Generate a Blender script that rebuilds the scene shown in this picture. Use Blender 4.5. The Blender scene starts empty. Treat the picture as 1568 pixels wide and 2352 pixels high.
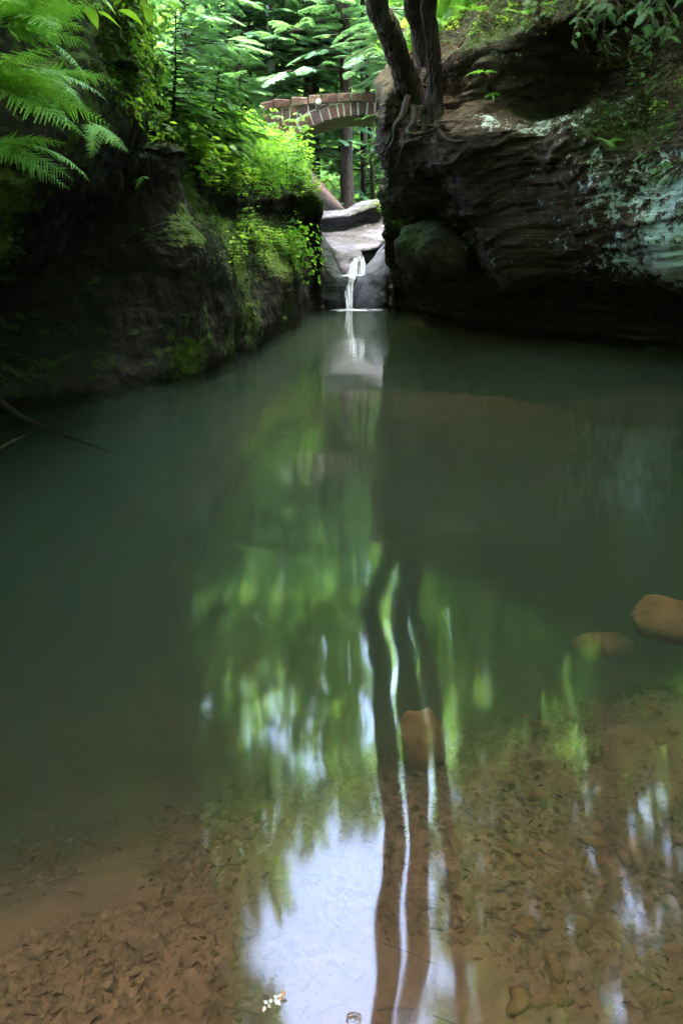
import bpy, math, random
import numpy as np
from mathutils import Vector, Matrix

R = math.radians
rng = np.random.default_rng(7)
random.seed(7)
SC = bpy.context.scene
COL = SC.collection

# ------------------------------------------------------------------ camera, sky, sun, exposure
PITCH = 18.6
H = 1.5
F = 1829.0                     # focal length in units of a 1568 x 2352 picture
cam_d = bpy.data.cameras.new('camera')
cam_d.sensor_fit = 'VERTICAL'; cam_d.sensor_height = 36.0; cam_d.sensor_width = 24.0
cam_d.lens = 36.0 * F / 2352.0
cam_d.clip_start = 0.05; cam_d.clip_end = 600
cam_d.dof.use_dof = True; cam_d.dof.focus_distance = 14.0; cam_d.dof.aperture_fstop = 16.0
cam = bpy.data.objects.new('camera', cam_d); COL.objects.link(cam)
cam.location = (0, 0, H); cam.rotation_euler = (R(90 - PITCH), 0, 0)
SC.camera = cam

SUN_EL, SUN_AZ = 75.0, 172.0
w = bpy.data.worlds.new('World'); SC.world = w; w.use_nodes = True
nt = w.node_tree; nt.nodes.clear()
sky = nt.nodes.new('ShaderNodeTexSky'); sky.sky_type = 'NISHITA'; sky.sun_disc = False
sky.sun_elevation = R(SUN_EL); sky.sun_rotation = R(SUN_AZ); sky.air_density = 1.0; sky.dust_density = 4.5; sky.ozone_density = 1.0
bg = nt.nodes.new('ShaderNodeBackground'); bg.inputs[1].default_value = 0.15
wo = nt.nodes.new('ShaderNodeOutputWorld')
nt.links.new(sky.outputs[0], bg.inputs[0]); nt.links.new(bg.outputs[0], wo.inputs[0])
w.cycles.sampling_method = 'MANUAL'; w.cycles.sample_map_resolution = 512
sl = bpy.data.lights.new('sun', 'SUN'); sl.energy = 1.0; sl.angle = R(14); sl.color = (1.0, .96, .88)
sun = bpy.data.objects.new('sun', sl); COL.objects.link(sun)
# high soft sun behind the camera: it reaches the left bank, the fall and the bridge, not the pool
sd = Vector((math.sin(R(SUN_AZ)) * math.cos(R(SUN_EL)), math.cos(R(SUN_AZ)) * math.cos(R(SUN_EL)), math.sin(R(SUN_EL))))
sun.rotation_euler = (-sd).to_track_quat('-Z', 'Y').to_euler()
vs = SC.view_settings
SC.display_settings.display_device = 'sRGB'
vs.view_transform = 'Standard'; vs.look = 'None'; vs.gamma = 1; vs.use_curve_mapping = False
vs.exposure = 6.4
cy = SC.cycles
cy.use_denoising = True; cy.max_bounces = 8; cy.diffuse_bounces = 4; cy.glossy_bounces = 3
cy.transmission_bounces = 4; cy.transparent_max_bounces = 12; cy.volume_bounces = 1
cy.sample_clamp_indirect = 6.0; cy.caustics_reflective = False; cy.caustics_refractive = False

CP, SP = math.cos(R(PITCH)), math.sin(R(PITCH))
def P(u, v, Y):
    """point of the place seen at (u, v) of a 1568 x 2352 picture, Y metres ahead"""
    a = (u - 784) / F; b = (1176 - v) / F
    dy = CP + b * SP; dz = -SP + b * CP
    t = Y / dy
    return np.array([a * t, Y, H + dz * t])
def W(u, v, z=0.0):
    a = (u - 784) / F; b = (1176 - v) / F
    dy = CP + b * SP; dz = -SP + b * CP
    t = (z - H) / dz
    return np.array([a * t, dy * t, z])

# ------------------------------------------------------------------ helpers
def tag(o, label=None, cat=None, group=None, kind=None):
    if label: o['label'] = label
    if cat: o['category'] = cat
    if group: o['group'] = group
    if kind: o['kind'] = kind
    return o
def empty(name, loc=(0, 0, 0), **k):
    o = bpy.data.objects.new(name, None); COL.objects.link(o); o.location = Vector(loc)
    o.empty_display_size = .1
    return tag(o, **k)
def mesh(name, verts, faces, mat=None, smooth=False, attrs=None):
    me = bpy.data.meshes.new(name)
    verts = np.asarray(verts, dtype=np.float32)
    if isinstance(faces, np.ndarray):
        n, k = faces.shape
        me.vertices.add(len(verts)); me.vertices.foreach_set('co', verts.ravel())
        me.loops.add(n * k); me.loops.foreach_set('vertex_index', faces.astype(np.int32).ravel())
        me.polygons.add(n)
        me.polygons.foreach_set('loop_start', np.arange(0, n * k, k, dtype=np.int32))
        me.polygons.foreach_set('loop_total', np.full(n, k, dtype=np.int32))
        me.update(calc_edges=True)
    else:
        me.from_pydata(verts.tolist(), [], [tuple(f) for f in faces]); me.update()
    if smooth: me.polygons.foreach_set('use_smooth', np.ones(len(me.polygons), dtype=bool))
    for an, av in (attrs or {}).items():
        a = me.attributes.new(an, 'FLOAT', 'POINT'); a.data.foreach_set('value', np.asarray(av, dtype=np.float32))
    if mat: me.materials.append(mat)
    return me
def link(name, me, parent=None, loc=None, **k):
    o = bpy.data.objects.new(name, me); COL.objects.link(o)
    if parent: o.parent = parent
    if loc is not None: o.location = Vector(loc)
    return tag(o, **k)
class MB:
    """gathers pieces into one mesh"""
    def __init__(s): s.v = []; s.f = []; s.n = 0
    def add(s, v, f):
        v = np.asarray(v, dtype=float); s.v.append(v)
        s.f.extend([tuple(i + s.n for i in q) for q in f]); s.n += len(v)
    def tube(s, pts, rad, seg=8, cap=True):
        pts = [np.asarray(p, float) for p in pts]
        n = len(pts)
        if np.isscalar(rad): rad = [rad] * n
        vs_ = []; ref = np.array([0.13, 0.31, 0.94])
        for i, p in enumerate(pts):
            t = pts[min(i + 1, n - 1)] - pts[max(i - 1, 0)]; t = t / (np.linalg.norm(t) + 1e-9)
            if i == 0 and abs(t @ ref) > .9: ref = np.array([1., .1, 0])
            a = np.cross(t, ref); a /= np.linalg.norm(a) + 1e-9; b = np.cross(t, a); ref = np.cross(a, t)
            for k in range(seg):
                an = 2 * math.pi * k / seg
                vs_.append(p + rad[i] * (math.cos(an) * a + math.sin(an) * b))
        fs = [(i * seg + k, i * seg + (k + 1) % seg, (i + 1) * seg + (k + 1) % seg, (i + 1) * seg + k) for i in range(n - 1) for k in range(seg)]
        if cap: fs += [tuple(range(seg))[::-1], tuple((n - 1) * seg + k for k in range(seg))]
        s.add(vs_, fs)
    def mesh(s, name, mat, smooth=False):
        me = bpy.data.meshes.new(name)
        me.from_pydata(np.concatenate(s.v).tolist(), [], s.f); me.update()
        if smooth: me.polygons.foreach_set('use_smooth', np.ones(len(me.polygons), dtype=bool))
        me.materials.append(mat)
        return me

def _hash(ix, iy, iz, s):
    h = (ix.astype(np.int64) * 374761393 + iy.astype(np.int64) * 668265263 + iz.astype(np.int64) * 2147483647 + s * 974634777) & 0xffffffff
    h = ((h ^ (h >> 13)) * 1274126177) & 0xffffffff
    h = ((h ^ (h >> 16)) * 2246822519) & 0xffffffff
    return ((h ^ (h >> 15)) & 0xffff) / 32767.5 - 1.0
def vnoise(p, s=0):
    i = np.floor(p); f = p - i; i = i.astype(np.int64); u = f * f * (3 - 2 * f)
    r = 0
    for dx in (0, 1):
        for dy in (0, 1):
            for dz in (0, 1):
                wgt = (u[:, 0] if dx else 1 - u[:, 0]) * (u[:, 1] if dy else 1 - u[:, 1]) * (u[:, 2] if dz else 1 - u[:, 2])
                r = r + wgt * _hash(i[:, 0] + dx, i[:, 1] + dy, i[:, 2] + dz, s)
    return r
def fbm(p, freq=1.0, octv=4, s=0, gain=.5):
    r = 0; a = 1.0
    for k in range(octv):
        r = r + a * vnoise(p * freq + 17.3 * k, s + k); freq *= 2.03; a *= gain
    return r
def catmull(arr, n):
    """arr (K, ...) -> n samples along the first axis"""
    arr = np.asarray(arr, float); K = len(arr)
    t = np.linspace(0, K - 1, n); i = np.clip(np.floor(t).astype(int), 0, K - 2); f = (t - i)
    f = f.reshape((-1,) + (1,) * (arr.ndim - 1))
    p0 = arr[np.clip(i - 1, 0, K - 1)]; p1 = arr[i]; p2 = arr[i + 1]; p3 = arr[np.clip(i + 2, 0, K - 1)]
    return .5 * (2 * p1 + (p2 - p0) * f + (2 * p0 - 5 * p1 + 4 * p2 - p3) * f ** 2 + (3 * p1 - p0 - 3 * p2 + p3) * f ** 3)
def grid_faces(nu, nv):
    i = np.arange(nu - 1)[:, None]; j = np.arange(nv - 1)[None, :]
    a = i * nv + j
    return np.stack([a, a + 1, a + nv + 1, a + nv], -1).reshape(-1, 4)
def grid_normals(g):
    du = np.gradient(g, axis=0); dv = np.gradient(g, axis=1)
    n = np.cross(dv, du); n /= np.linalg.norm(n, axis=2, keepdims=True) + 1e-9
    return n
def blob_mask(p, blobs):
    m = np.zeros(len(p))
    for (c, rx, s) in blobs:
        d = np.linalg.norm((p - np.asarray(c)), axis=1) / rx
        m = np.maximum(m, s * np.exp(-d * d))
    return m
def loft(name, stations, nu, nv, mat, amp=.12, freq=.7, strata=.05, seed=1, moss=(), lichen=(), flip=1, dip=0.0, blocks=0.0, **k):
    A = np.array(stations, float)              # K x M x 3
    g = catmull(A, nu); g = catmull(g.transpose(1, 0, 2), nv).transpose(1, 0, 2)
    n = grid_normals(g) * flip
    p = g.reshape(-1, 3); nn = n.reshape(-1, 3)
    d = amp * fbm(p, freq, 7, seed, .56)
    # bedding: ledges that follow the (dipping) beds
    zz = p[:, 2] + dip * p[:, 0] + .12 * fbm(p, .5, 2, seed + 9)
    bed = vnoise(np.stack([zz * 5.0, p[:, 1] * .15, zz * 0 + 3], 1), seed + 4) + .6 * vnoise(np.stack([zz * 13.0, p[:, 0] * .4, zz * 0], 1), seed + 5)
    d += strata * bed
    if blocks:
        jw = p + .16 * np.stack([fbm(p, 1.1, 3, seed + 20), fbm(p, 1.1, 3, seed + 21), fbm(p, 1.1, 3, seed + 22)], 1)
        zz2 = jw[:, 2] + dip * jw[:, 0]
        for (sx_, sz_, am) in ((1.3, .42, 1.0), (.55, .17, .55), (.24, .075, .3)):
            c_ = np.floor(np.stack([(jw[:, 0] + jw[:, 1] * .6) / sx_ + 7.7 * np.floor(zz2 / sz_) % 1.0, jw[:, 1] / (sx_ * 1.6), zz2 / sz_], 1)).astype(np.int64)
            d += blocks * am * _hash(c_[:, 0], c_[:, 1], c_[:, 2], seed + 30)
    p2 = p + nn * d[:, None]
    at = {'moss': blob_mask(p, moss), 'lichen': blob_mask(p, lichen)}
    me = mesh(name, p2, grid_faces(nu, nv), mat, True, at)
    o = link(name, me, **k)
    return o, p2.reshape(nu, nv, 3)

# ------------------------------------------------------------------ materials
def new_mat(name):
    m = bpy.data.materials.new(name); m.use_nodes = True
    t = m.node_tree; t.nodes.clear()
    return m, t
def N(t, typ, **k):
    n = t.nodes.new(typ)
    for a, b in k.items():
        if a.startswith('i_'):
            key = a[2:]
            n.inputs[int(key) if key.isdigit() else key.replace('_', ' ')].default_value = b
        else: setattr(n, a, b)
    return n
def ramp(t, src, stops, interp='LINEAR'):
    r = t.nodes.new('ShaderNodeValToRGB'); r.color_ramp.interpolation = interp
    el = r.color_ramp.elements
    while len(el) < len(stops): el.new(.5)
    for e, (p, c) in zip(el, stops):
        e.position = p; e.color = (c, c, c, 1) if np.isscalar(c) else (*c, 1)
    t.links.new(src, r.inputs[0]); return r.outputs[0]
def mixc(t, fac, a, b, typ='MIX'):
    m = N(t, 'ShaderNodeMix', data_type='RGBA', blend_type=typ)
    for sock, val in ((m.inputs[0], fac), (m.inputs[6], a), (m.inputs[7], b)):
        if hasattr(val, 'is_output'): t.links.new(val, sock)
        else: sock.default_value = val if np.isscalar(val) else (*val, 1)
    return m.outputs[2]
def math_(t, op, a, b=0.0):
    m = N(t, 'ShaderNodeMath', operation=op)
    for s, v in ((m.inputs[0], a), (m.inputs[1], b)):
        if hasattr(v, 'is_output'): t.links.new(v, s)
        else: s.default_value = v
    return m.outputs[0]
def rock_mat(name, c1, c2, c3, mosscol=(.055, .085, .018), moss_up=.5, rough=.8, lich=(.36, .52, .47), bump=.5, wet=None, sz=9):
    m, t = new_mat(name)
    tc = N(t, 'ShaderNodeTexCoord').outputs['Object']
    n1 = N(t, 'ShaderNodeTexNoise', i_Scale=1.3, i_Detail=8, i_Roughness=.62); t.links.new(tc, n1.inputs[0])
    n2 = N(t, 'ShaderNodeTexNoise', i_Scale=9, i_Detail=8, i_Roughness=.7); t.links.new(tc, n2.inputs[0])
    mp = N(t, 'ShaderNodeMapping'); mp.inputs['Scale'].default_value = (.5 if sz > 3 else 1, .5 if sz > 3 else 1, sz); mp.inputs['Rotation'].default_value = (0, R(8), 0); t.links.new(tc, mp.inputs[0])
    n3 = N(t, 'ShaderNodeTexNoise', i_Scale=1.6, i_Detail=7, i_Roughness=.6); t.links.new(mp.outputs[0], n3.inputs[0])
    col = mixc(t, ramp(t, n1.outputs[0], [(.35, 0), (.65, 1)]), c1, c2)
    col = mixc(t, ramp(t, n3.outputs[0], [(.4, 0), (.62, 1)]), col, c3)
    col = mixc(t, .55, col, ramp(t, n2.outputs[0], [(.3, .45), (.7, 1.0)]), 'MULTIPLY')
    # lichen
    vo = N(t, 'ShaderNodeTexNoise', i_Scale=7, i_Detail=12, i_Roughness=.82); t.links.new(tc, vo.inputs[0])
    la = N(t, 'ShaderNodeAttribute', attribute_name='lichen').outputs['Fac']
    lm = math_(t, 'ADD', math_(t, 'MULTIPLY', la, .21), vo.outputs[0])
    lm = ramp(t, lm, [(.64, 0), (.665, .8), (1, 1)])
    lm = math_(t, 'MULTIPLY', lm, ramp(t, la, [(.03, 0), (.2, 1)]))
    col = mixc(t, lm, col, lich)
    # moss on upward faces and where the mask says so
    g = N(t, 'ShaderNodeNewGeometry')
    sx = N(t, 'ShaderNodeSeparateXYZ'); t.links.new(g.outputs['Normal'], sx.inputs[0])
    ma = N(t, 'ShaderNodeAttribute', attribute_name='moss').outputs['Fac']
    up = ramp(t, sx.outputs[2], [(.35, 0), (.85, moss_up)])
    mm = math_(t, 'ADD', math_(t, 'ADD', ma, up), math_(t, 'MULTIPLY', math_(t, 'SUBTRACT', n2.outputs[0], .5), 2.2))
    mm = ramp(t, mm, [(.3, 0), (.62, 1)])
    mm = math_(t, 'MULTIPLY', mm, ramp(t, math_(t, 'ADD', ma, up), [(.04, 0), (.25, 1)]))
    n4 = N(t, 'ShaderNodeTexNoise', i_Scale=22, i_Detail=5); t.links.new(tc, n4.inputs[0])
    mcol = mixc(t, n4.outputs[0], tuple(c * .45 for c in mosscol), tuple(c * 1.5 for c in mosscol))
    col = mixc(t, mm, col, mcol)
    h = math_(t, 'ADD', math_(t, 'MULTIPLY', n2.outputs[0], .5), math_(t, 'ADD', math_(t, 'MULTIPLY', n3.outputs[0], .9), math_(t, 'MULTIPLY', n4.outputs[0], math_(t, 'MULTIPLY', mm, .4))))
    b = N(t, 'ShaderNodeBump', i_Strength=min(1, bump * 1.6), i_Distance=.1); t.links.new(h, b.inputs['Height'])
    p = N(t, 'ShaderNodeBsdfPrincipled', i_Roughness=rough); p.inputs['Specular IOR Level'].default_value = .18
    if wet: p.inputs['Coat Weight'].default_value = wet; p.inputs['Coat Roughness'].default_value = .35
    t.links.new(col, p.inputs[0]); t.links.new(b.outputs[0], p.inputs['Normal'])
    o = N(t, 'ShaderNodeOutputMaterial'); t.links.new(p.outputs[0], o.inputs[0])
    return m
def leaf_mat(name, c1, c2, trans=.45, scale=1.2, rough=.5):
    m, t = new_mat(name)
    g = N(t, 'ShaderNodeNewGeometry')
    oi = N(t, 'ShaderNodeObjectInfo')
    nz = N(t, 'ShaderNodeTexNoise', i_Scale=scale, i_Detail=3); t.links.new(g.outputs['Position'], nz.inputs[0])
    f = math_(t, 'ADD', math_(t, 'MULTIPLY', g.outputs['Random Per Island'], .5), math_(t, 'MULTIPLY', nz.outputs[0], .75))
    f = math_(t, 'ADD', f, math_(t, 'MULTIPLY', math_(t, 'SUBTRACT', oi.outputs['Random'], .5), .3))
    col = mixc(t, ramp(t, f, [(.2, 0), (.95, 1)]), c1, c2)
    p = N(t, 'ShaderNodeBsdfPrincipled', i_Roughness=rough); p.inputs['Specular IOR Level'].default_value = .35
    tr = N(t, 'ShaderNodeBsdfTranslucent')
    t.links.new(col, p.inputs[0]); t.links.new(mixc(t, 1, col, (1.25, 1.3, .55), 'MULTIPLY'), tr.inputs[0])
    mx = N(t, 'ShaderNodeMixShader', i_0=trans); t.links.new(p.outputs[0], mx.inputs[1]); t.links.new(tr.outputs[0], mx.inputs[2])
    o = N(t, 'ShaderNodeOutputMaterial'); t.links.new(mx.outputs[0], o.inputs[0])
    return m
def bark_mat(name, c1, c2, vscale=.25, scale=14, bump=.8, lich=.45):
    m, t = new_mat(name)
    tc = N(t, 'ShaderNodeTexCoord').outputs['Object']
    mp = N(t, 'ShaderNodeMapping'); mp.inputs['Scale'].default_value = (1, 1, vscale); t.links.new(tc, mp.inputs[0])
    n = N(t, 'ShaderNodeTexNoise', i_Scale=scale, i_Detail=8, i_Roughness=.65, i_Distortion=.6); t.links.new(mp.outputs[0], n.inputs[0])
    v = N(t, 'ShaderNodeTexVoronoi', feature='DISTANCE_TO_EDGE', i_Scale=scale * .8); t.links.new(mp.outputs[0], v.inputs[0])
    n2 = N(t, 'ShaderNodeTexNoise', i_Scale=2.2, i_Detail=4); t.links.new(tc, n2.inputs[0])
    cr = ramp(t, v.outputs[0], [(0, 0), (.16, 1)])
    col = mixc(t, n.outputs[0], c1, c2); col = mixc(t, .6, col, ramp(t, v.outputs[0], [(0, .25), (.2, 1)]), 'MULTIPLY')
    col = mixc(t, ramp(t, n2.outputs[0], [(.56, 0), (.68, lich)]), col, (.07, .10, .085))
    h = math_(t, 'ADD', math_(t, 'MULTIPLY', cr, .6), n.outputs[0])
    b = N(t, 'ShaderNodeBump', i_Strength=bump, i_Distance=.03); t.links.new(h, b.inputs['Height'])
    p = N(t, 'ShaderNodeBsdfPrincipled', i_Roughness=.85); p.inputs['Specular IOR Level'].default_value = .08; t.links.new(col, p.inputs[0]); t.links.new(b.outputs[0], p.inputs['Normal'])
    o = N(t, 'ShaderNodeOutputMaterial'); t.links.new(p.outputs[0], o.inputs[0])
    return m
def plain_mat(name, c1, c2, scale=6, rough=.8, bump=.4, dist=.02, detail=7):
    m, t = new_mat(name)
    tc = N(t, 'ShaderNodeTexCoord').outputs['Object']
    n = N(t, 'ShaderNodeTexNoise', i_Scale=scale, i_Detail=detail, i_Roughness=.65); t.links.new(tc, n.inputs[0])
    p = N(t, 'ShaderNodeBsdfPrincipled', i_Roughness=rough); p.inputs['Specular IOR Level'].default_value = .15
    t.links.new(mixc(t, ramp(t, n.outputs[0], [(.3, 0), (.7, 1)]), c1, c2), p.inputs[0])
    b = N(t, 'ShaderNodeBump', i_Strength=bump, i_Distance=dist); t.links.new(n.outputs[0], b.inputs['Height']); t.links.new(b.outputs[0], p.inputs['Normal'])
    o = N(t, 'ShaderNodeOutputMaterial'); t.links.new(p.outputs[0], o.inputs[0])
    return m

M = {}
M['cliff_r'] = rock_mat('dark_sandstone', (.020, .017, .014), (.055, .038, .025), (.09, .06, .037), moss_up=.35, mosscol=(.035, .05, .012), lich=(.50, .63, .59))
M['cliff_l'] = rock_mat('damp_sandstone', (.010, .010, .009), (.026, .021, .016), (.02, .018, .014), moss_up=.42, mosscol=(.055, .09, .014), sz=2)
M['boulder'] = rock_mat('boulder_stone', (.045, .038, .027), (.085, .068, .045), (.04, .035, .025), moss_up=.25, bump=.3)
M['wet'] = rock_mat('wet_grey_stone', (.055, .062, .085), (.11, .13, .175), (.065, .068, .085), moss_up=.1, rough=.4, bump=.3, wet=.5, sz=2)
M['pale'] = rock_mat('pale_ledge_stone', (.11, .11, .145), (.21, .20, .26), (.065, .06, .065), moss_up=.2, rough=.5, bump=.6, sz=3.5)
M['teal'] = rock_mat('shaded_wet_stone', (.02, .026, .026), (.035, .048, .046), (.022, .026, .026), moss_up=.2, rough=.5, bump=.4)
M['leaf'] = leaf_mat('broad_leaf', (.05, .15, .025), (.15, .30, .05), .45)
M['leaf_y'] = leaf_mat('young_leaf', (.13, .27, .03), (.26, .42, .06), .55)
M['fern'] = leaf_mat('fern_green', (.10, .30, .05), (.24, .46, .09), .35)
M['needle'] = leaf_mat('hemlock_needle', (.032, .085, .052), (.085, .18, .105), .35, .8)
M['needle_n'] = leaf_mat('young_hemlock_needle', (.035, .12, .03), (.10, .24, .045), .35, 2)
M['canopy'] = leaf_mat('canopy_leaf', (.08, .19, .05), (.21, .36, .10), .55, .12)
M['moss'] = leaf_mat('moss_green', (.03, .075, .01), (.08, .16, .02), .2, 3)
M['bark'] = bark_mat('furrowed_bark', (.022, .017, .015), (.075, .056, .05))
M['bark_r'] = bark_mat('red_brown_bark', (.04, .02, .018), (.09, .05, .045))
M['bark_p'] = bark_mat('pale_grey_bark', (.16, .17, .18), (.30, .30, .31), 1.5, 8, .3)
M['bark_w'] = bark_mat('smooth_pale_bark', (.42, .38, .40), (.6, .55, .56), 1.5, 8, .3)
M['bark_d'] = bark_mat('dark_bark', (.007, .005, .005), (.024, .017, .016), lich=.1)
M['root'] = plain_mat('root_bark', (.012, .010, .008), (.045, .035, .028), 12)
M['twig'] = plain_mat('twig_brown', (.05, .03, .02), (.12, .08, .06), 20)
M['litter'] = leaf_mat('dead_leaf', (.05, .028, .018), (.20, .10, .06), .1, 2, .8)
M['soil'] = plain_mat('forest_soil', (.006, .003, .003), (.02, .010, .0095), 5, .95, .9, .08)
M['floor'] = plain_mat('forest_floor_cover', (.05, .07, .02), (.12, .17, .05), 1.2, .95, .6, .1)
M['bed_leaf'] = leaf_mat('sunken_leaf', (.06, .030, .017), (.17, .083, .045), .05, 4, .9)
M['brick'] = plain_mat('red_sandstone_block', (.038, .02, .023), (.105, .052, .053), 9, .85, .5, .02)
M['brick_d'] = plain_mat('dark_sandstone_block', (.03, .02, .032), (.08, .045, .055), 9, .85, .5, .02)
M['brick_l'] = plain_mat('weathered_cap_stone', (.05, .03, .03), (.16, .10, .092), 7, .9, .5, .02)
M['mortar'] = plain_mat('pale_mortar', (.17, .165, .175), (.34, .33, .35), 20, .9, .3, .01)
M['lichen'] = plain_mat('white_lichen', (.45, .50, .45), (.7, .75, .7), 20, .9)

# ------------------------------------------------------------------ terrain
def sand_mat():
    m, t = new_mat('sandy_bed')
    tc = N(t, 'ShaderNodeTexCoord').outputs['Object']
    n = N(t, 'ShaderNodeTexNoise', i_Scale=3, i_Detail=9, i_Roughness=.6); t.links.new(tc, n.inputs[0])
    n2 = N(t, 'ShaderNodeTexNoise', i_Scale=30, i_Detail=6, i_Roughness=.7); t.links.new(tc, n2.inputs[0])
    col = mixc(t, ramp(t, n.outputs[0], [(.35, 0), (.7, 1)]), (.13, .058, .030), (.22, .10, .053))
    col = mixc(t, .5, col, ramp(t, n2.outputs[0], [(.3, .5), (.6, 1)]), 'MULTIPLY')
    b = N(t, 'ShaderNodeBump', i_Strength=.5, i_Distance=.02); t.links.new(n2.outputs[0], b.inputs['Height'])
    p = N(t, 'ShaderNodeBsdfPrincipled', i_Roughness=.9); t.links.new(col, p.inputs[0]); t.links.new(b.outputs[0], p.inputs['Normal'])
    o = N(t, 'ShaderNodeOutputMaterial'); t.links.new(p.outputs[0], o.inputs[0])
    return m
M['sand'] = sand_mat()
def ss(a, b, x):
    t = np.clip((x - a) / (b - a), 0, 1); return t * t * (3 - 2 * t)
def bed_z(x, y):
    near = .16 + .12 * np.clip(y, -3, 9)
    d = near + ss(1.95 + .7 * np.clip(x, -1.2, 1.5), 4.6 + .5 * np.clip(x, -2, 2), y) * .8
    d = d - ss(6.6, 10.6, y + .6 * np.sin(x * .9)) * ss(22, 9.5, y + .8 * np.sin(x * .7 + 1)) * (1.58 + .16 * np.sin(x * 1.3 + y * .6)) + ss(11, 16, y) * .2
    d = d - .8 * ss(0.5, -5, y)
    p = np.stack([x, y, x * 0], -1).reshape(-1, 3)
    return -d + (.05 * fbm(p, .9, 4, 3)).reshape(np.shape(x)) + (.02 * fbm(p, 5, 3, 8)).reshape(np.shape(x))
xs = np.concatenate([np.linspace(-14, -2.2, 40)[:-1], np.linspace(-2.2, 2.6, 180), np.linspace(2.6, 14, 40)[1:]])
ys = np.concatenate([np.linspace(-14, .5, 30)[:-1], np.linspace(.5, 6, 200), np.linspace(6, 26, 70)[1:]])
gx, gy = np.meshgrid(xs, ys, indexing='ij')
bz = bed_z(gx, gy)
link('pool_bed', mesh('pool_bed', np.stack([gx, gy, bz], -1).reshape(-1, 3), grid_faces(len(xs), len(ys))[:, ::-1], M['sand'], True), kind='structure',
     label='brown sandy bottom of the pool seen through shallow water')

def floor_z(x, y):
    xc = .45 + .02 * (y - 22)
    dx = (x - xc)
    side = ss(.9, 4.5, np.abs(dx))
    z = 1.75 + .03 * (y - 22) + 2.1 * side + np.maximum(0, y - 36) * .42 + .04 * np.maximum(np.abs(x) - 6, 0)
    z = z + 1.75 * np.exp(-(((x + 1.25) / 1.35) ** 2 + ((y - 28.5) / 3.2) ** 2))
    p = np.stack([x, y, x * 0], -1).reshape(-1, 3)
    return z + (.12 * fbm(p, .6, 4, 5)).reshape(np.shape(x))
xs = np.concatenate([np.linspace(-70, -8, 30)[:-1], np.linspace(-8, 8, 110), np.linspace(8, 70, 30)[1:]])
ys = np.concatenate([np.linspace(22.2, 34, 80)[:-1], np.linspace(34, 110, 50)])
gx, gy = np.meshgrid(xs, ys, indexing='ij')
link('forest_floor', mesh('forest_floor', np.stack([gx, gy, floor_z(gx, gy)], -1).reshape(-1, 3), grid_faces(len(xs), len(ys))[:, ::-1], M['floor'], True), kind='structure',
     label='green forest floor rising behind the bridge')
# bare dark earth bank behind the ledge
gx, gy = np.meshgrid(np.linspace(-3.2, 1.9, 70), np.linspace(22.6, 31.5, 70), indexing='ij')
mask = np.exp(-(((gx + .9) / 2.2) ** 4 + ((gy - 26.7) / 4.0) ** 4))
link('earth_bank', mesh('earth_bank', np.stack([gx, gy, floor_z(gx, gy) - .12 + .18 * mask], -1).reshape(-1, 3), grid_faces(70, 70)[:, ::-1], M['soil'], True), kind='structure',
     label='bare dark brown earth bank below the bridge')

# ------------------------------------------------------------------ cliffs
def prof(pts): return [P(*p) if len(p) == 3 else np.array(p[1:]) for p in pts]
X = 'x'
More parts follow.
